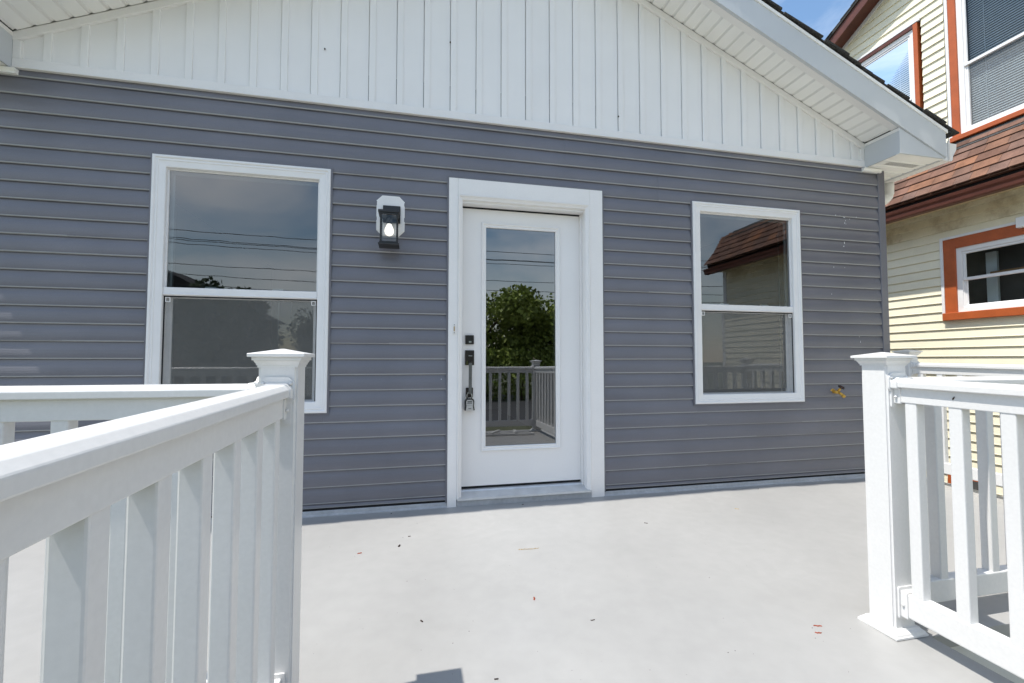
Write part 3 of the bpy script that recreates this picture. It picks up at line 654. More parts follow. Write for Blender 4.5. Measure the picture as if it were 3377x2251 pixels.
link('bulb', rings_mesh([(0.014, -0.046), (0.016, -0.052), (0.023, -0.068), (0.029, -0.082), (0.031, -0.096), (0.028, -0.111), (0.020, -0.122), (0.008, -0.128)], 18), 'bulb', wl_, (lx, yc, sz))
bb = MATS['bulb'].node_tree.nodes['Principled BSDF']; bb.inputs['Emission Color'].default_value = (1.0, 0.93, 0.80, 1); bb.inputs['Emission Strength'].default_value = 0.9

# ------------------------------------------------------------------ brass spigot
sp = at(2744, 1291, -0.005)
sg = empty('hose_spigot', (sp.x, 0, sp.z), 'brass hose spigot with dark wheel handle on the grey siding', 'spigot')
sg.scale = (0.82, 0.82, 0.82)
tube('flange', [(sp.x, -0.010, sp.z), (sp.x, -0.017, sp.z)], 0.032, 'brass', sg, 16)
tube('body', [(sp.x, -0.012, sp.z), (sp.x+0.006, -0.045, sp.z-0.001), (sp.x+0.010, -0.075, sp.z-0.004)], [0.015, 0.017, 0.015], 'brass', sg, 12)
tube('spout', [(sp.x+0.010, -0.068, sp.z-0.002), (sp.x+0.014, -0.095, sp.z-0.018), (sp.x+0.018, -0.115, sp.z-0.036)], [0.013, 0.014, 0.0125], 'brass', sg, 12)
tube('spout_thread', [(sp.x+0.0165, -0.108, sp.z-0.030), (sp.x+0.020, -0.128, sp.z-0.048)], [0.0165, 0.0165], 'brass', sg, 12)
tube('bonnet', [(sp.x+0.008, -0.062, sp.z+0.004), (sp.x+0.012, -0.082, sp.z+0.030), (sp.x+0.014, -0.094, sp.z+0.046)], [0.012, 0.012, 0.006], 'brass', sg, 10)
hc = Vector((sp.x+0.0155, -0.100, sp.z+0.052)); ax = Vector((0.1, -0.6, 0.8)).normalized(); uu = ax.cross(Vector((1, 0, 0))).normalized(); vv = ax.cross(uu)
hw_pts = [hc+(uu*math.cos(t)+vv*math.sin(t))*(0.027*(1+0.08*math.cos(6*t))) for t in [2*math.pi*k/24 for k in range(25)]]
wh = tube('handwheel', hw_pts, 0.0055, 'black', sg, 8)
for k in range(4):
    t = math.pi*k/2+0.3; tube('spoke', [hc, hc+(uu*math.cos(t)+vv*math.sin(t))*0.026], 0.004, 'brown_metal', sg, 6)

# ------------------------------------------------------------------ white scuffs left on the siding
vs_, fs = [], []
rr = random.Random(3)
def blob(px, py, w, h):
    c = at(px, py, -0.0145); i0 = len(vs_); k = 7
    for t in range(k):
        a_ = 2*math.pi*t/k; r_ = rr.uniform(0.6, 1.1)
        vs_.append((c.x+math.cos(a_)*w*r_, c.y, c.z+math.sin(a_)*h*r_))
    fs.append(tuple(range(i0, i0+k)))
for px, py, w, h in ((2756, 708, .006, .012), (2770, 708, .004, .006), (2784, 716, .012, .004), (2788, 727, .004, .006), (2786, 735, .004, .008), (2824, 714, .006, .01), (2802, 722, .004, .004), (2760, 744, .003, .008), (2770, 746, .004, .007), (2790, 738, .003, .005), (2785, 800, .004, .016), (2783, 815, .005, .02), (2787, 830, .004, .008), (2750, 880, .005, .005), (2786, 882, .003, .003), (2743, 970, .003, .01), (2801, 974, .002, .008), (2834, 1110, .004, .004), (2838, 1128, .003, .016), (1906, 582, .004, .012), (1907, 594, .003, .003), (1331, 824.5, .012, .003), (1455, 1250, .003, .004), (2380, 545, .003, .009)):
    blob(px, py, w, h)
tag(link('paint_scuff', raw('paint_scuff', vs_, fs), 'paint_scuff', wall), kind='stuff')
# ------------------------------------------------------------------ railing
def rounded(pts, r=0.002):
    out = []; n_ = len(pts)
    for i in range(n_):
        a_, b_, c_ = Vector(pts[i-1]), Vector(pts[i]), Vector(pts[(i+1) % n_])
        d1 = (a_-b_); d2 = (c_-b_); q_ = min(r, d1.length*0.4, d2.length*0.4)
        p1 = b_+d1.normalized()*q_; p2 = b_+d2.normalized()*q_
        out += [tuple(p1), tuple((p1+p2)/4+b_/2), tuple(p2)]
    return out
TOPP = rounded([(-0.0260, 0), (0.0260, 0), (0.0385, -0.013), (0.0385, -0.033), (0.0225, -0.034), (0.0225, -0.091), (-0.0225, -0.091), (-0.0225, -0.034), (-0.0385, -0.033), (-0.0385, -0.013)], 0.0025)
BOTP = rounded([(-0.023, 0.0), (0.023, 0.0), (0.023, -0.088), (-0.023, -0.088)], 0.005)
BRK = rounded([(-0.030, 0.022), (0.030, 0.022), (0.048, 0.005), (0.048, -0.040), (0.038, -0.050), (0.038, -0.110), (-0.038, -0.110), (-0.038, -0.050), (-0.048, -0.040), (-0.048, 0.005)], 0.004)
COLR = rounded([(-0.029, 0.004), (0.029, 0.004), (0.0425, -0.011), (0.0425, -0.037), (0.0265, -0.039), (0.0265, -0.096), (-0.0265, -0.096), (-0.0265, -0.039), (-0.0425, -0.037), (-0.0425, -0.011)], 0.003)
BRB = rounded([(-0.036, 0.016), (0.036, 0.016), (0.036, -0.100), (-0.036, -0.100)], 0.006)
COLB = rounded([(-0.028, 0.005), (0.028, 0.005), (0.028, -0.093), (-0.028, -0.093)], 0.005)
RAILZ = 0.976                       # rail top above deck
BALM = boxmesh(0.040, 0.040, 0.976-0.091-0.169+0.012, 0.004, 2)
def railing(p0, p1, label, first=0.059, pitch=0.1405, extra=0.0):
    p0, p1 = Vector((p0[0], p0[1], 0)), Vector((p1[0], p1[1], 0)); d = (p1-p0); L = d.length; d.normalize()
    side = Vector((d.y, -d.x, 0))
    root = empty('railing', (*((p0+p1)/2).xy, dz((p0.y+p1.y)/2)), label, 'railing', 'white railing panels round the deck')
    def pt(s, h): q_ = p0+d*s; return Vector((q_.x, q_.y, dz(q_.y)+h+extra))
    prism('top_rail', TOPP, pt(0.012, RAILZ), pt(L-0.012, RAILZ), (side, (0, 0, 1)), 'vinyl', root)
    prism('bottom_rail', BOTP, pt(0.012, 0.169), pt(L-0.012, 0.169), (side, (0, 0, 1)), 'vinyl', root)
    for s0, sg_ in ((0, 1), (L, -1)):
        bk = prism('bracket', BRK, pt(s0+sg_*0.0005, RAILZ), pt(s0+sg_*0.007, RAILZ), (side, (0, 0, 1)), 'vinyl', root)
        prism('collar', COLR, pt(s0+sg_*0.0072, RAILZ), pt(s0+sg_*0.030, RAILZ), (side, (0, 0, 1)), 'vinyl', bk)
        b2 = prism('bracket', BRB, pt(s0+sg_*0.0005, 0.169), pt(s0+sg_*0.007, 0.169), (side, (0, 0, 1)), 'vinyl', root)
        prism('collar', COLB, pt(s0+sg_*0.0072, 0.169), pt(s0+sg_*0.030, 0.169), (side, (0, 0, 1)), 'vinyl', b2)
        for su in (-1, 1):
            c_ = pt(s0+sg_*0.016, RAILZ-0.070)+side*su*0.028
            tube('screw', [c_, c_+side*su*0.007], [0.0055, 0.004], 'vinyl', bk, 8)
            c_ = pt(s0+sg_*0.007, RAILZ+0.004)+side*su*0.036
            tube('screw', [c_, c_+d*sg_*0.006], [0.006, 0.0045], 'vinyl', bk, 8)
            c_ = pt(s0+sg_*0.017, 0.125)+side*su*0.028
            tube('screw', [c_, c_+side*su*0.006], [0.0055, 0.004], 'vinyl', b2, 8)
    s = first; rot = math.atan2(d.y, d.x)
    while s < L-0.03:
        c_ = pt(s, (0.169+0.885)/2)
        link('baluster', BALM, 'vinyl', root, c_); s += pitch
    return root
PW = 0.051
POST = rings_mesh([(PW, 0.0), (PW, 1.04)], 4, True, False)
bm = bmesh.new(); bm.from_mesh(POST); bmesh.ops.bevel(bm, geom=[e for e in bm.edges if abs(e.verts[0].co.z-e.verts[1].co.z) > 0.5], offset=0.007, segments=3, affect='EDGES'); bm.to_mesh(POST); bm.free()
CAPM = rings_mesh([(0.0522, 1.024), (0.0526, 1.0300), (0.0550, 1.0312), (0.0556, 1.0350), (0.0585, 1.0390), (0.0600, 1.0420), (0.0600, 1.0440), (0.0640, 1.0442), (0.0642, 1.0535), (0.0725, 1.0540), (0.0732, 1.0548), (0.0732, 1.0625), (0.0724, 1.0635), (0.004, 1.0778), (0.0, 1.078)], 4, True, False)
BASEM = rings_mesh([(0.0760, 0.001), (0.0760, 0.008), (0.0720, 0.010), (0.0700, 0.016), (0.0655, 0.019), (0.0600, 0.024), (0.0580, 0.028), (0.0520, 0.029)], 4, True, False)
def post(x, y, label, extra=0.0):
    z = dz(y)
    r = empty('railing_post', (x, y, z), label, 'railing post', 'white railing posts round the deck')
    link('post', POST, 'vinyl', r, (x, y, z+0.003)); link('cap', CAPM, 'vinyl', r, (x, y, z+extra)); link('base_trim', BASEM, 'vinyl', r, (x, y, z))
    return r
PY = -1.749; PL, PR = -0.717, 1.498; PB = -3.25; SX = 3.90; LXE = -2.88
post(PL, PY, 'left foreground railing post in front of the left window')
post(PR, PY, 'right foreground railing post below the house corner')
post(SX, -0.10, 'far railing post at the house corner, half hidden by the near right post', 0.035)
post(SX, PY, 'railing post at the outer right corner of the deck')
post(LXE, PY, 'railing post at the outer left corner of the deck')
post(PL, PB, 'railing post at the left back corner of the landing')
post(PR, PB, 'railing post at the right back corner of the landing')
railing((PL, PY-PW), (PL, PB+PW), 'near left railing running from the left post towards the viewer')
railing((PR, PY-PW), (PR, PB+PW), 'near right railing running from the right post towards the viewer')
railing((PL-PW, PY), (LXE+PW, PY), 'railing running left from the left post, parallel to the wall')
railing((PR+PW, PY), (SX-PW, PY), 'railing running right from the right post, parallel to the wall')
railing((SX, -0.10-PW), (SX, PY+PW), 'far side railing in front of the cream neighbouring house', extra=0.022)
railing((PL+PW, PB), (PR-PW, PB), 'railing along the back of the landing, reflected in the door glass')

# loose railing offcuts on the landing, seen in the door glass
oc = empty('railing_offcuts', (0.95, -3.02, dz(-3.02)), 'loose white railing offcuts lying on the landing', 'offcuts')
for (xa, ya), (xb, yb) in (((0.45, -3.05), (1.32, -2.98)), ((0.55, -2.90), (1.36, -2.86)), ((0.74, -2.86), (0.90, -3.10)), ((1.10, -2.86), (1.12, -3.08))):
    dd = (Vector((xb, yb, 0))-Vector((xa, ya, 0))).normalized(); sd = Vector((dd.y, -dd.x, 0))
    hgt = 0.03 if abs(dd.x) > 0.8 else 0.055
    prism('offcut', [(-0.02, 0), (0.02, 0), (0.02, -0.026), (-0.02, -0.026)], (xa, ya, dz(ya)+hgt), (xb, yb, dz(yb)+hgt), (sd, (0, 0, 1)), 'vinyl', oc)

# ------------------------------------------------------------------ the cream neighbour
NX = 5.90
nb = empty('neighbor_house', (NX, 0.3, -1.0), 'cream clapboard house with orange window frames and brown shingle skirt roof', 'house')
NY0, NY1 = -4.74, 9.0
LW = (-0.35, 0.895, 1.490, 2.455)     # lower window y0 y1 z0 z1
LB = (0.55, 0.95, -0.62, -0.255)      # basement window
UL = (1.08, 1.99, 3.70, 5.325)
UR = (-0.35, 0.752, 3.590, 5.42)
GYR, GZR, GM = -0.70, 7.02, 0.50      # upper gable ridge y, z, slope
def gz(y): return 5.635+GM*(2.143-y) if y > GYR else 5.635+GM*(2.143-GYR)-GM*(GYR-y)
def nwall(name, y0, y1, z0, z1, holes, m, parent):
    vs_, fs = [], []
    def bx(a, b, c, d):
        if b-a < 1e-5 or d-c < 1e-5: return
        i = len(vs_)
        for x in (NX+0.004, NX+0.12): vs_.extend([(x, a, c), (x, b, c), (x, b, d), (x, a, d)])
        fs.extend([(i, i+1, i+2, i+3), (i+7, i+6, i+5, i+4), (i, i+4, i+5, i+1), (i+3, i+2, i+6, i+7), (i, i+3, i+7, i+4), (i+1, i+5, i+6, i+2)])
    y = y0
    for a, b, c, d in sorted(holes): bx(y, a, z0, z1); bx(a, b, z0, c); bx(a, b, d, z1); y = b
    bx(y, y1, z0, z1)
    me = bpy.data.meshes.new(name); me.from_pydata(vs_, [], fs); me.update()
    return link(name, me, m, parent)
nw = nwall('wall', NY0, NY1, -1.0, 3.4, [(LW[0]+.1, LW[1]-.1, LW[2]+.05, LW[3]-.1)], 'cream', nb)
uw = prism('upper_wall', [(GYR+4.2, 3.4), (GYR+4.2, gz(GYR+4.2)), (GYR, gz(GYR)), (GYR-3.2, gz(GYR-3.2)), (GYR-3.2, 3.4)], (NX+0.33, 0, 0), (NX+0.34, 0, 0), ((0, 1, 0), (0, 0, 1)), 'cream', nb)
box('gable_body', (NX+0.36, GYR-3.1, 3.4), (NX+5, GYR+4.1, 4.2), 'dark_room', nb)
NS = 0.1074
def nboard(y0, y1, z, m, parent, d=0.018, y0t=None, y1t=None):
    pr_ = [(0.0, NS+0.006), (-0.002, NS+0.006), (-d+0.003, 0.012), (-d, 0.006), (-d, 0.0015), (-d+0.003, 0.0), (-0.001, 0.0)]
    vs_ = []
    for ya, yt in ((y0, y0t), (y1, y1t)):
        for x_, z_ in pr_:
            yy = ya if yt is None else ya+(yt-ya)*min(z_/NS, 1.05)
            vs_.append((x_, yy-(y0+y1)/2, z_))
    q_ = len(pr_); fs = [(e, e+1, q_+e+1, q_+e) for e in range(q_-1)]+[tuple(range(q_)), tuple(range(q_, 2*q_))]
    link('siding_board', raw('siding_board', vs_, fs), m, parent, (NX+0.003, (y0+y1)/2, z))
def cuts(z, wl_, y0, y1):
    segs = [(y0, y1)]
    for a_, b_, c_, d_ in wl_:
        if z+NS*0.7 > c_ and z+NS*0.3 < d_:
            ns = []
            for s0, s1 in segs:
                if b_ <= s0 or a_ >= s1: ns.append((s0, s1)); continue
                if a_ > s0: ns.append((s0, a_))
                if b_ < s1: ns.append((b_, s1))
            segs = ns
    return segs
z = -0.98
nsm = random.Random(5)
while z < 2.80:
    for s0, s1 in cuts(z, [(LW[0]-.01, LW[1]+.03, LW[2]-.02, LW[3]+.02), LB], NY0, NY1-4):
        k = nsm.uniform(0.2, 3.0) if nsm.random() < 0.5 else None
        if 2.32 < z < 2.7: k = 1.25
        mm = 'cream_stained' if z > 2.52 else 'cream'
        if k and s0+0.2 < k < s1-0.2:
            nboard(s0, k, z, mm, nw); nboard(k-0.02, s1, z+0.0005, mm, nw, 0.0195)
        else: nboard(s0, s1, z, mm, nw)
    z += NS
z = 3.62
while z < 7.0:
    lim = lambda zz: (5.635-zz)/GM+2.143
    y1a, y1b = min(lim(z)+0.02, GYR+4.1), min(lim(z+NS)+0.02, GYR+4.1)
    y0a, y0b = max(2*GYR-lim(z)-0.02, GYR-3.1), max(2*GYR-lim(z+NS)-0.02, GYR-3.1)
    if y1b-y0b < 0.2: break
    for s0, s1 in cuts(z, [(UL[0]-.035, UL[1]+.035, UL[2], UL[3]+0.02), (UR[0]-.03, UR[1]+.05, UR[2], UR[3]+0.02)], y0a, y1a):
        nboard(s0, s1, z, 'cream', uw, 0.018, (y0b if s0 == y0a else None), (y1b if s1 == y1a else None))
    z += NS
box('corner_board', (NX-0.02, NY0-0.03, -1.0), (NX+0.10, NY0+0.06, 2.83), 'window_white', nb, 0.003)
box('front_wall', (NX+0.001, NY0, -1.0), (NX+8, NY0+0.1, 3.4), 'cream', nb)
box('front_wall', (NX+0.121, NY1-0.1, -1.0), (NX+8, NY1, 3.4), 'cream', nb)
def nbx(name, x0, x1, y0, y1, z0, z1, m, parent, bev=0.0): return box(name, (NX+x0, y0, z0), (NX+x1, y1, z1), m, parent, bev)
def nwindow(W, ow, header, label, stops=True, blinds=True, sillproj=0.05, meet=0.5):
    y0, y1, z0, z1 = W
    w = nbx('window', -0.02, 0.05, y1-ow, y1, z0, z1, 'orange_paint', nb, 0.002)      # jamb board nearest the viewer's left
    w['label'] = label
    nbx('frame_board', -0.02, 0.05, y0, y0+ow, z0, z1, 'orange_paint', w, 0.002)
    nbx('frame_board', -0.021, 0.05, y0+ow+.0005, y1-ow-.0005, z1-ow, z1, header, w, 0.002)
    nbx('sill', -sillproj, 0.05, y0-0.01, y1+0.012, z0-0.001, z0+ow*0.72, 'orange_paint', w, 0.004)
    nbx('edge_trim', -0.026, 0.01, y1+0.001, y1+0.032, z0+.005, z1+0.030, 'window_white', w, 0.002)
    nbx('edge_trim', -0.0255, 0.01, y0-0.03, y1+0.0008, z1+0.001, z1+0.030, 'window_white', w, 0.002)
    a0, a1, c0, c1 = y0+ow+0.001, y1-ow-0.001, z0+ow*0.72+0.001, z1-ow-0.001
    me = frame_mesh(a0, a1, c0, c1, [(0, -0.04), (0.0, 0.004), (0.050, 0.000), (0.052, -0.012), (0.062, -0.012), (0.064, -0.03)], 'x', NX)
    link('sash_frame', me, 'window_white', w)
    zm = c0+(c1-c0)*meet
    frx = NX+0.012
    link('upper_sash', frame_mesh(a0+0.056, a1-0.056, zm-0.01, c1-0.056, [(0, -0.012), (0, 0.004), (0.020, 0.004), (0.026, -0.01)], 'x', frx), 'window_white', w)
    link('lower_sash', frame_mesh(a0+0.054, a1-0.054, c0+0.054, zm+0.018, [(0, -0.02), (0, -0.006), (0.024, -0.006), (0.030, -0.02)], 'x', frx), 'window_white', w)
    nbx('meeting_rail', -0.0, 0.03, a0+0.053, a1-0.053, zm-0.014, zm+0.020, 'window_white', w, 0.003)
    for nm, b0, b1, xg in (('pane', zm, c1-0.06, 0.02), ('pane', c0+0.06, zm, 0.032)):
        link(nm, raw('pane', [(NX+xg, a0+0.06, b0), (NX+xg, a1-0.06, b0), (NX+xg, a1-0.06, b1), (NX+xg, a0+0.06, b1)], [(0, 1, 2, 3)]), 'neighbor_glass', w)
    nbx('room_back', 0.30, 0.31, y0-0.05, y1+0.05, z0-0.1, z1+0.1, 'dark_room', w)
    if blinds:
        vs_, fs = [], []
        zz = c0+0.06
        while zz < c1-0.05:
            i0 = len(vs_)
            vs_ += [(NX+0.066, a0+0.07, zz), (NX+0.066, a1-0.07, zz), (NX+0.076, a1-0.07, zz+0.0225), (NX+0.076, a0+0.07, zz+0.0225)]; fs += [(i0, i0+1, i0+2, i0+3)]; zz += 0.0285
        for yy in (a0+0.22, a1-0.22):
            i0 = len(vs_); vs_ += [(NX+0.062, yy, c0+0.06), (NX+0.062, yy+0.006, c0+0.06), (NX+0.062, yy+0.006, c1-0.06), (NX+0.062, yy, c1-0.06)]; fs.append((i0, i0+1, i0+2, i0+3))
        link('window_blind', raw('blind', vs_, fs), 'blind', w)
        link('insect_screen', raw('screen', [(NX+0.024, a0+0.06, c0+0.06), (NX+0.024, a1-0.06, c0+0.06), (NX+0.024, a1-0.06, zm-0.015), (NX+0.024, a0+0.06, zm-0.015)], [(0, 1, 2, 3)]), 'screen_mesh', w)
    return w
nwindow(UL, 0.052, 'brown_metal', 'upper left window with orange frame, cut off by the grey house roof', meet=0.42)  # both upper headers brown: shade on the orange paint put into the colour
nwindow(UR, 0.075, 'brown_metal', 'upper right window with closed blinds above the brown skirt roof', meet=0.475)
lw = nwindow(LW, 0.120, 'orange_paint', 'lower window with orange frame and dark glass', blinds=False, sillproj=0.055, meet=0.50)
nbx('curtain', 0.20, 0.23, 0.52, 0.62, LW[2]+.1, LW[3]-.2, 'interior', lw)
nbx('shelf', 0.14, 0.25, -0.3, 0.55, LW[2]+.50, LW[2]+.53, 'wood', lw)
bw = nbx('basement_window', -0.006, 0.02, LB[0], LB[1], LB[2], LB[3], 'orange_paint', nb, 0.003)
nbx('pane', -0.009, -0.0065, LB[0]+.06, LB[1]-.06, LB[2]+.05, LB[3]-.10, 'dark_room', bw)
nbx('wall_box', -0.09, -0.030, 0.02, 0.190, 2.40, 2.51, 'window_white', nb, 0.005)
# skirt roof of brown shingles
RX0, RZ0, RX1, RZ1 = NX-0.385, 2.950, NX-0.005, 3.585
RY0, RY1 = -4.85, 6.0
roofn = prism('skirt_roof', [(RX0+0.01, RZ0-0.012), (RX1, RZ1-0.02), (RX1, RZ0-0.02)], (0, RY0+0.05, 0), (0, RY1, 0), ((1, 0, 0), (0, 0, 1)), 'brown_shingle', nb)
dirv = Vector((RX1-RX0, 0, RZ1-RZ0)); Ltot = dirv.length; dirv.normalize(); nrm = Vector((-dirv.z, 0, dirv.x))
NC = 6; ex = Ltot/NC
rs = random.Random(11)
for c in range(NC):
    y = RY0+rs.uniform(0, 0.2); hip = c*0.055
    y = RY0+hip
    while y < 2.9:
        w_ = rs.choice([0.15, 0.2, 0.24, 0.3, 0.17, 0.27])
        d0 = c*ex+rs.uniform(-0.003, 0.003); d1 = min(d0+ex+0.05, Ltot)
        t = 0.007
        P0 = Vector((RX0, 0, RZ0))
        vs_ = []
        for yy in (y, y+w_-0.003):
            for d_, up in ((d0, 0.004+t), (d0, 0.018+t), (d1, 0.006), (d1, 0.0)):
                vs_.append(P0+dirv*d_+nrm*up+Vector((0, yy, 0)))
        cen = sum(vs_, Vector())/8
        link('shingle', raw('shingle', [v_-cen for v_ in vs_], [(0, 1, 2, 3), (7, 6, 5, 4), (0, 4, 5, 1), (1, 5, 6, 2), (2, 6, 7, 3), (3, 7, 4, 0)]), 'brown_shingle', roofn, cen)
        y += w_
prism('roof_flashing', [(RX1-0.10, RZ1-0.125), (RX1-0.004, RZ1+0.012), (RX1+0.004, RZ1+0.012), (RX1, RZ1-0.14)], (0, RY0+0.4, 0), (0, RY1, 0), ((1, 0, 0), (0, 0, 1)), 'roof_dark', nb)
gpr = [(0.0, 0.0), (-0.075, 0.0), (-0.090, 0.012), (-0.094, 0.05), (-0.108, 0.075), (-0.115, 0.108), (-0.105, 0.112), (-0.100, 0.078), (-0.086, 0.05), (-0.080, 0.014), (-0.006, 0.008), (-0.006, 0.112), (0, 0.112)]
prism('gutter', gpr, (RX0+0.06, RY0+0.03, 2.758), (RX0+0.06, RY1, 2.758), ((1, 0, 0), (0, 0, 1)), 'brown_metal', nb)
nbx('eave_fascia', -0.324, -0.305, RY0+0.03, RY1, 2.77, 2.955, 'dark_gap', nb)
es = nbx('eave_soffit', -0.304, 0.0, RY0+0.03, RY1, 2.835, 2.84, 'cream_soffit', nb)
y = RY0+0.05
while y < 2.4:
    prism('soffit_panel', [(0, 0.004), (0.006, -0.002), (0.066, -0.002), (0.074, 0.004)], (NX-0.303, y, 2.829), (NX-0.016, y, 2.829), ((0, 1, 0), (0, 0, 1)), 'cream_soffit', es); y += 0.082
nbx('frieze', -0.022, -0.001, NY0+.1, RY1, 2.775, 2.828, 'cream_stained', nb, 0.002)
# upper gable rake
def rake(name, prof, m, sgn=1):
    for s_, ya in ((1, GYR+4.3), (-1, GYR-3.3)):
        prism(name, prof, (NX, ya, gz(ya)), (NX, GYR, gz(GYR)), ((1, 0, 0), (0, 0, 1)), m, nb)
rake('rake_trim', [(-0.022, -0.045), (-0.022, 0.012), (0.0, 0.012), (0.0, -0.045)], 'window_white')
rake('rake_soffit', [(-0.20, 0.012), (-0.20, 0.020), (0.0, 0.020), (0.0, 0.0125)], 'brown_metal')
rake('rake_board', [(-0.225, -0.02), (-0.225, 0.13), (-0.201, 0.13), (-0.201, -0.02)], 'brown_metal')
rake('rake_roof', [(-0.245, 0.131), (-0.25, 0.165), (0.6, 0.165), (0.6, 0.131)], 'roof_dark')
for k in range(26):
    ya = GYR+4.2-k*0.16
    if ya < GYR+0.2: break
    yb_ = ya-0.19; of = rs.uniform(-0.004, 0.012)
    vs_ = []
    for yy, up in ((ya, 0.166), (yb_, 0.160)):
        for x_, u2_ in ((-0.255-of, 0.004), (-0.255-of, 0.018), (0.3, 0.018), (0.3, 0.004)): vs_.append((NX+x_, yy, gz(yy)+up+u2_*(1 if yy == ya else 0.6)))
    link('shingle', raw('shingle', vs_, [(0, 1, 2, 3), (7, 6, 5, 4), (0, 4, 5, 1), (1, 5, 6, 2), (2, 6, 7, 3), (3, 7, 4, 0)]), 'roof_dark', nb)

# ------------------------------------------------------------------ across the street (seen in the window glass)
def leaf_cloud(n_, rx, ry, rz, seed, size=0.22):
    r_ = random.Random(seed); vs_, fs = [], []
    lobes = [(Vector((r_.uniform(-.6, .6)*rx, r_.uniform(-.6, .6)*ry, r_.uniform(-.55, .75)*rz)), r_.uniform(.28, .5)) for _ in range(16)]
    for k in range(n_):
        c_, s_ = r_.choice(lobes)
        while True:
            q_ = Vector((r_.uniform(-1, 1), r_.uniform(-1, 1), r_.uniform(-1, 1)))
            if 0.25 < q_.length < 1: break
        p_ = c_+Vector((q_.x*rx*s_, q_.y*ry*s_, q_.z*rz*s_))
        a_ = Vector((r_.gauss(0, 1), r_.gauss(0, 1), r_.gauss(0, 1))).normalized(); b_ = a_.cross(Vector((r_.gauss(0, 1), r_.gauss(0, 1), r_.gauss(0, 1)))).normalized()
        L_ = size*r_.uniform(0.6, 1.3); i0 = len(vs_)
        vs_ += [p_-a_*L_*0.5, p_+b_*L_*0.28, p_+a_*L_*0.5, p_-b_*L_*0.28]; fs.append((i0, i0+1, i0+2, i0+3))
    me = bpy.data.meshes.new('crown'); me.from_pydata([tuple(v_) for v_ in vs_], [], fs); me.update(); return me
CROWNS = [leaf_cloud(9000, 2.6, 2.2, 2.3, 1), leaf_cloud(8000, 2.2, 2.2, 2.6, 2)]
def tree(x, y, h, s, kind, label, m='leaf'):
    t = empty('tree', (x, y, -1.0), label, 'tree', 'trees across the street')
    z0 = -1.0
    tr = tube('trunk', [(x, y, z0), (x+0.05, y, z0+h*0.25), (x-0.04, y+.05, z0+h*0.5), (x, y, z0+h*0.8)], [0.20*s, 0.16*s, 0.12*s, 0.04], 'bark', t, 8)
    for k in range(5):
        a_ = k*1.26+x; zb = z0+h*(0.3+0.08*k)
        tube('limb', [(x, y, zb), (x+math.cos(a_)*0.7*s, y+math.sin(a_)*0.7*s, zb+0.6*s), (x+math.cos(a_)*1.5*s, y+math.sin(a_)*1.5*s, zb+1.3*s)], [0.07*s, 0.05*s, 0.02], 'bark', tr, 6)
    me = CROWNS[kind]
    if me.materials: me = me.copy(); me.materials.clear()
    c_ = link('crown', me, m, t, (x, y, z0+h*0.56)); c_.scale = (s, s, h/5.2); c_.rotation_euler = (0, 0, x)
    return t
tree(3.4, -20.5, 6.0, 1.35, 0, 'broad green tree reflected in the middle of the door glass')
tree(6.9, -21.5, 5.7, 1.3, 1, 'round green tree reflected at the right of the door glass')
tree(0.2, -21.0, 5.4, 1.3, 0, 'low green tree reflected at the left of the door glass')
tree(10.4, -22.0, 5.4, 1.3, 0, 'bushy green tree standing beyond the cream house front')
tree(-4.3, -19.0, 4.4, 0.7, 1, 'narrow dark tree reflected in the left window screen', 'leaf_dark')
tree(-7.8, -17.0, 5.0, 1.0, 0, 'wide dark tree reflected at the left of the left window', 'leaf_dark')
hg = empty('hedge', (4, -18.6, -1.0), 'long clipped green hedge along the far side of the street', 'hedge')
hm = leaf_cloud(15000, 9.0, 0.8, 1.4, 21, 0.2)
link('foliage', hm, 'leaf', hg, (4, -18.8, 0.1))
for k in range(8): tube('stem', [(-2.5+k*1.9, -18.8, -1.0), (-2.4+k*1.9, -18.8, 0.6)], [0.05, 0.02], 'bark', hg, 6)
# brown house over the road
bh = empty('brown_house', (-13.0, -26, -1.0), 'brown house across the street reflected low in the left window', 'house')
box('wall', (-17, -31, -1.0), (-9.6, -23.5, 3.6), 'brown_wall', bh)
prism('roof', [(-17.5, 3.55), (-9.1, 3.55), (-13.3, 5.9)], (0, -31.4, 0), (0, -23.1, 0), ((1, 0, 0), (0, 0, 1)), 'roof_dark', bh)
for x in (-15.5, -13.4, -11.3):
    w_ = box('window', (x-0.5, -23.49, 0.6), (x+0.5, -23.44, 2.0), 'window_white', bh); box('pane', (x-0.42, -23.439, 0.68), (x+0.42, -23.43, 1.92), 'dark_room', w_)
# poles and wires
poles = []
for x in (-26.0, 34.0):
    po = empty('utility_pole', (x, -19.0, -1.0), ('left' if x < 0 else 'right')+' wooden utility pole across the street', 'utility pole', 'utility poles')
    tube('pole', [(x, -19.0, -1.0), (x, -19.0, 7.6)], [0.15, 0.11], 'wood', po, 10)
    box('cross_arm', (x-0.05, -20.0, 6.9), (x+0.05, -18.0, 7.0), 'wood', po)
for i, (y, z, sag) in enumerate(((-19.9, 7.05, 0.9), (-19.5, 7.05, 0.8), (-18.5, 7.05, 1.0), (-18.1, 7.05, 0.7), (-19.15, 5.9, 0.8), (-19.15, 5.5, 0.9), (-19.15, 5.2, 1.1))):
    p_ = [(-26+60*t/16, y, z-sag*(1-(2*t/16-1)**2)) for t in range(17)]
    w_ = tube('utility_wire', p_, 0.014, 'wire', None, 5)
    tag(w_, 'dark overhead utility wire strung between the two poles', 'wire', 'overhead wires')

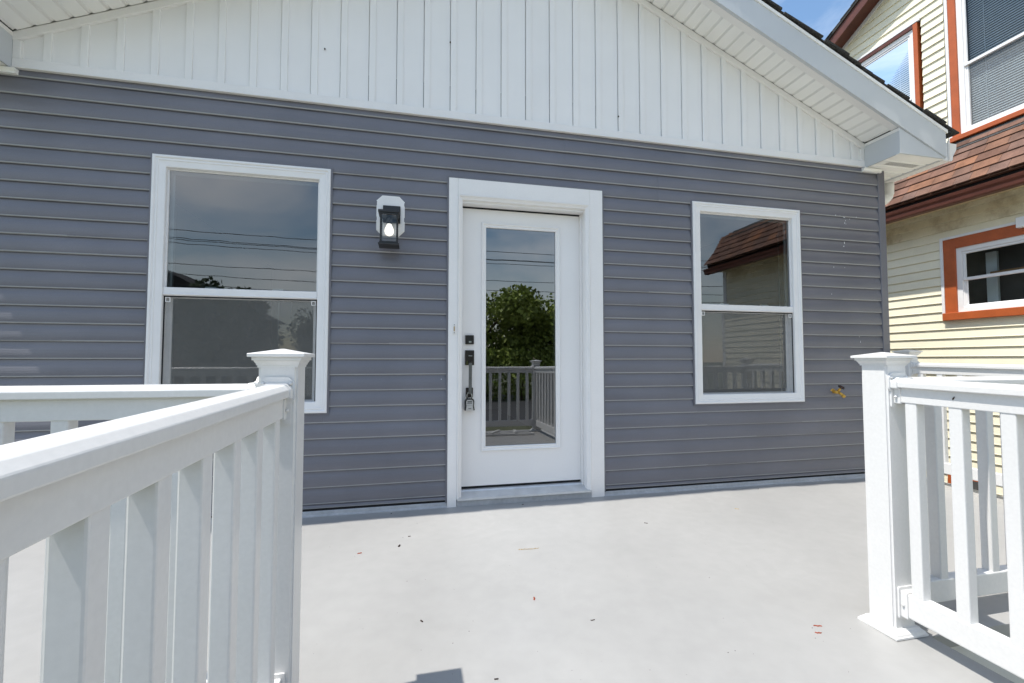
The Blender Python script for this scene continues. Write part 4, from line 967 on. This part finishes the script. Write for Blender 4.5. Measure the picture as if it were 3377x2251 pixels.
# ------------------------------------------------------------------ litter on the deck
def on_deck(px, py):
    a_ = (px-1688.5)/1473.7; b_ = (1125.5-py)/1473.7
    d_ = F+R2*a_+U2*b_
    # plane z = SL*y
    t = (SL*CAM[1]-CAM[2])/(d_.z-SL*d_.y)
    return Vector(CAM)+d_*t
def chip(name, px, py, L_, W_, ang, m, label, cat='wood chip'):
    c_ = on_deck(px, py); r_ = random.Random(int(px)); n_ = 4; vs_, fs = [], []
    for k in range(n_+1):
        t = k/n_-0.5; w_ = W_*(0.35+0.65*math.cos(t*2.6))*r_.uniform(.8, 1.1); bend = 0.12*L_*math.sin(t*4)*r_.uniform(-1, 1)
        for s_, h_ in ((-1, 0.0006), (1, 0.0006), (0, 0.0006+W_*0.7)): vs_.append((t*L_, s_*w_/2+bend, h_))
    for k in range(n_):
        i0 = 3*k
        fs += [(i0, i0+3, i0+4, i0+1), (i0+1, i0+4, i0+5, i0+2), (i0+2, i0+5, i0+3, i0)]
    fs += [(0, 1, 2), (3*n_, 3*n_+2, 3*n_+1)]
    o = link(name, raw(name, vs_, fs), m, None, c_); o.rotation_euler = (0, 0, ang)
    return tag(o, label, cat)
chip('wood_chip', 1186, 1825, .022, .006, .2, 'chip_red', 'reddish wood chip on the deck nearest the left post')
chip('wood_chip', 1317, 1801, .018, .012, 1.0, 'chip_dark', 'round dark brown crumb on the deck left of the door')
chip('wood_chip', 1762, 1975, .020, .008, 1.4, 'chip_red', 'single orange red wood chip in the middle of the deck')
chip('wood_chip', 1391, 2049, .014, .007, -.9, 'chip_dark', 'short dark brown chip low in the middle left of the deck')
chip('twig', 2697, 2065, .030, .005, -.35, 'chip_red', 'upper of two red brown twig pieces near the right post', 'twig')
chip('twig', 2699, 2087, .024, .005, -.3, 'chip_red', 'lower of two red brown twig pieces near the right post', 'twig')
chip('twig', 1350, 1769, .014, .005, .1, 'chip_dark', 'tiny dark twig on the deck near the door casing', 'twig')
chip('twig', 2130, 1725, .022, .004, -.4, 'chip_dark', 'thin dark twig on the deck right of the door', 'twig')
chip('twig', 1955, 2045, .018, .004, .1, 'chip_dark', 'small bent dark twig on the lower right of the deck', 'twig')
chip('twig', 1637, 2240, .014, .005, 0, 'chip_dark', 'dark speck of twig beside the post shadow at the bottom', 'twig')
chip('twig', 2430, 1678, .028, .004, -.6, 'straw', 'pale dry sprig on the far right of the deck', 'twig')
chip('twig', 1724, 1664, .014, .005, .2, 'chip_dark', 'dark crumb on the grey strip below the door threshold', 'twig')
chip('twig', 1290, 1694, .010, .005, .9, 'chip_dark', 'dark crumb at the wall foot left of the door casing', 'twig')
chip('twig', 2501, 1612, .012, .005, .5, 'chip_dark', 'dark crumb at the wall foot below the right window', 'twig')
def sprig(px, py, label):
    c_ = on_deck(px, py); pts_ = []; r_ = random.Random(4)
    vs_, fs = [], []
    def add(p0, p1, w):
        d_ = (p1-p0).normalized(); s_ = Vector((-d_.y, d_.x, 0))*w; i0 = len(vs_)
        vs_.extend([p0-s_, p0+s_, p1+s_*.6, p1-s_*.6, (p0+p1)/2+Vector((0, 0, w*2))]); fs.extend([(i0, i0+1, i0+4), (i0+1, i0+2, i0+4), (i0+2, i0+3, i0+4), (i0+3, i0, i0+4), (i0, i0+3, i0+2, i0+1)])
    cur = Vector((-0.055, -0.006, 0.001))
    for k in range(9):
        nx_ = cur+Vector((0.0125, r_.uniform(-.004, .006), 0)); add(cur, nx_, 0.0012)
        add(nx_, nx_+Vector((r_.uniform(-.008, .012), r_.choice((-1, 1))*r_.uniform(.006, .012), 0.001)), 0.001)
        cur = nx_
    tag(link('dry_sprig', raw('dry_sprig', vs_, fs), 'straw', None, c_), label, 'sprig')
sprig(1740, 1808, 'dry pale grass sprig lying on the deck in front of the door')
vs_, fs = [], []
r_ = random.Random(9)
for k in range(75):
    px, py = r_.uniform(1010, 2900), r_.uniform(1640, 2245)
    c_ = on_deck(px, py)
    if c_.y > -0.05: continue
    s_ = r_.choice([.0008, .0010, .0012, .0014, .002]); i0 = len(vs_)
    for t in range(5):
        a_ = t*1.2566+px; vs_.append((c_.x+math.cos(a_)*s_*r_.uniform(.7, 1.6), c_.y+math.sin(a_)*s_*r_.uniform(.6, 1.1), c_.z+0.0004))
    vs_.append((c_.x, c_.y, c_.z+0.0004+s_*0.8))
    fs += [(i0+t, i0+(t+1) % 5, i0+5) for t in range(5)]
tag(link('deck_grit', raw('deck_grit', vs_, fs), 'chip_dark'), 'scattered dark grit and crumbs over the deck floor', 'grit', kind='stuff')
# brush mark and insect on the near right top rail
bugp = Vector((PR-0.0242, -2.0, dz(-2.0)+RAILZ-0.058))
bg_ = link('insect', rings_mesh([(0.0008, -0.006), (0.0022, -0.003), (0.0026, 0.0), (0.0016, 0.003), (0.0020, 0.005), (0.0006, 0.007)], 8), 'chip_dark', None, bugp)
bg_.rotation_euler = (0.5, 0, 0.0); tag(bg_, 'tiny dark insect on the side of the near right railing', 'insect')
print('objects', len(bpy.data.objects), 'faces', sum(len(m_.polygons) for m_ in bpy.data.meshes))
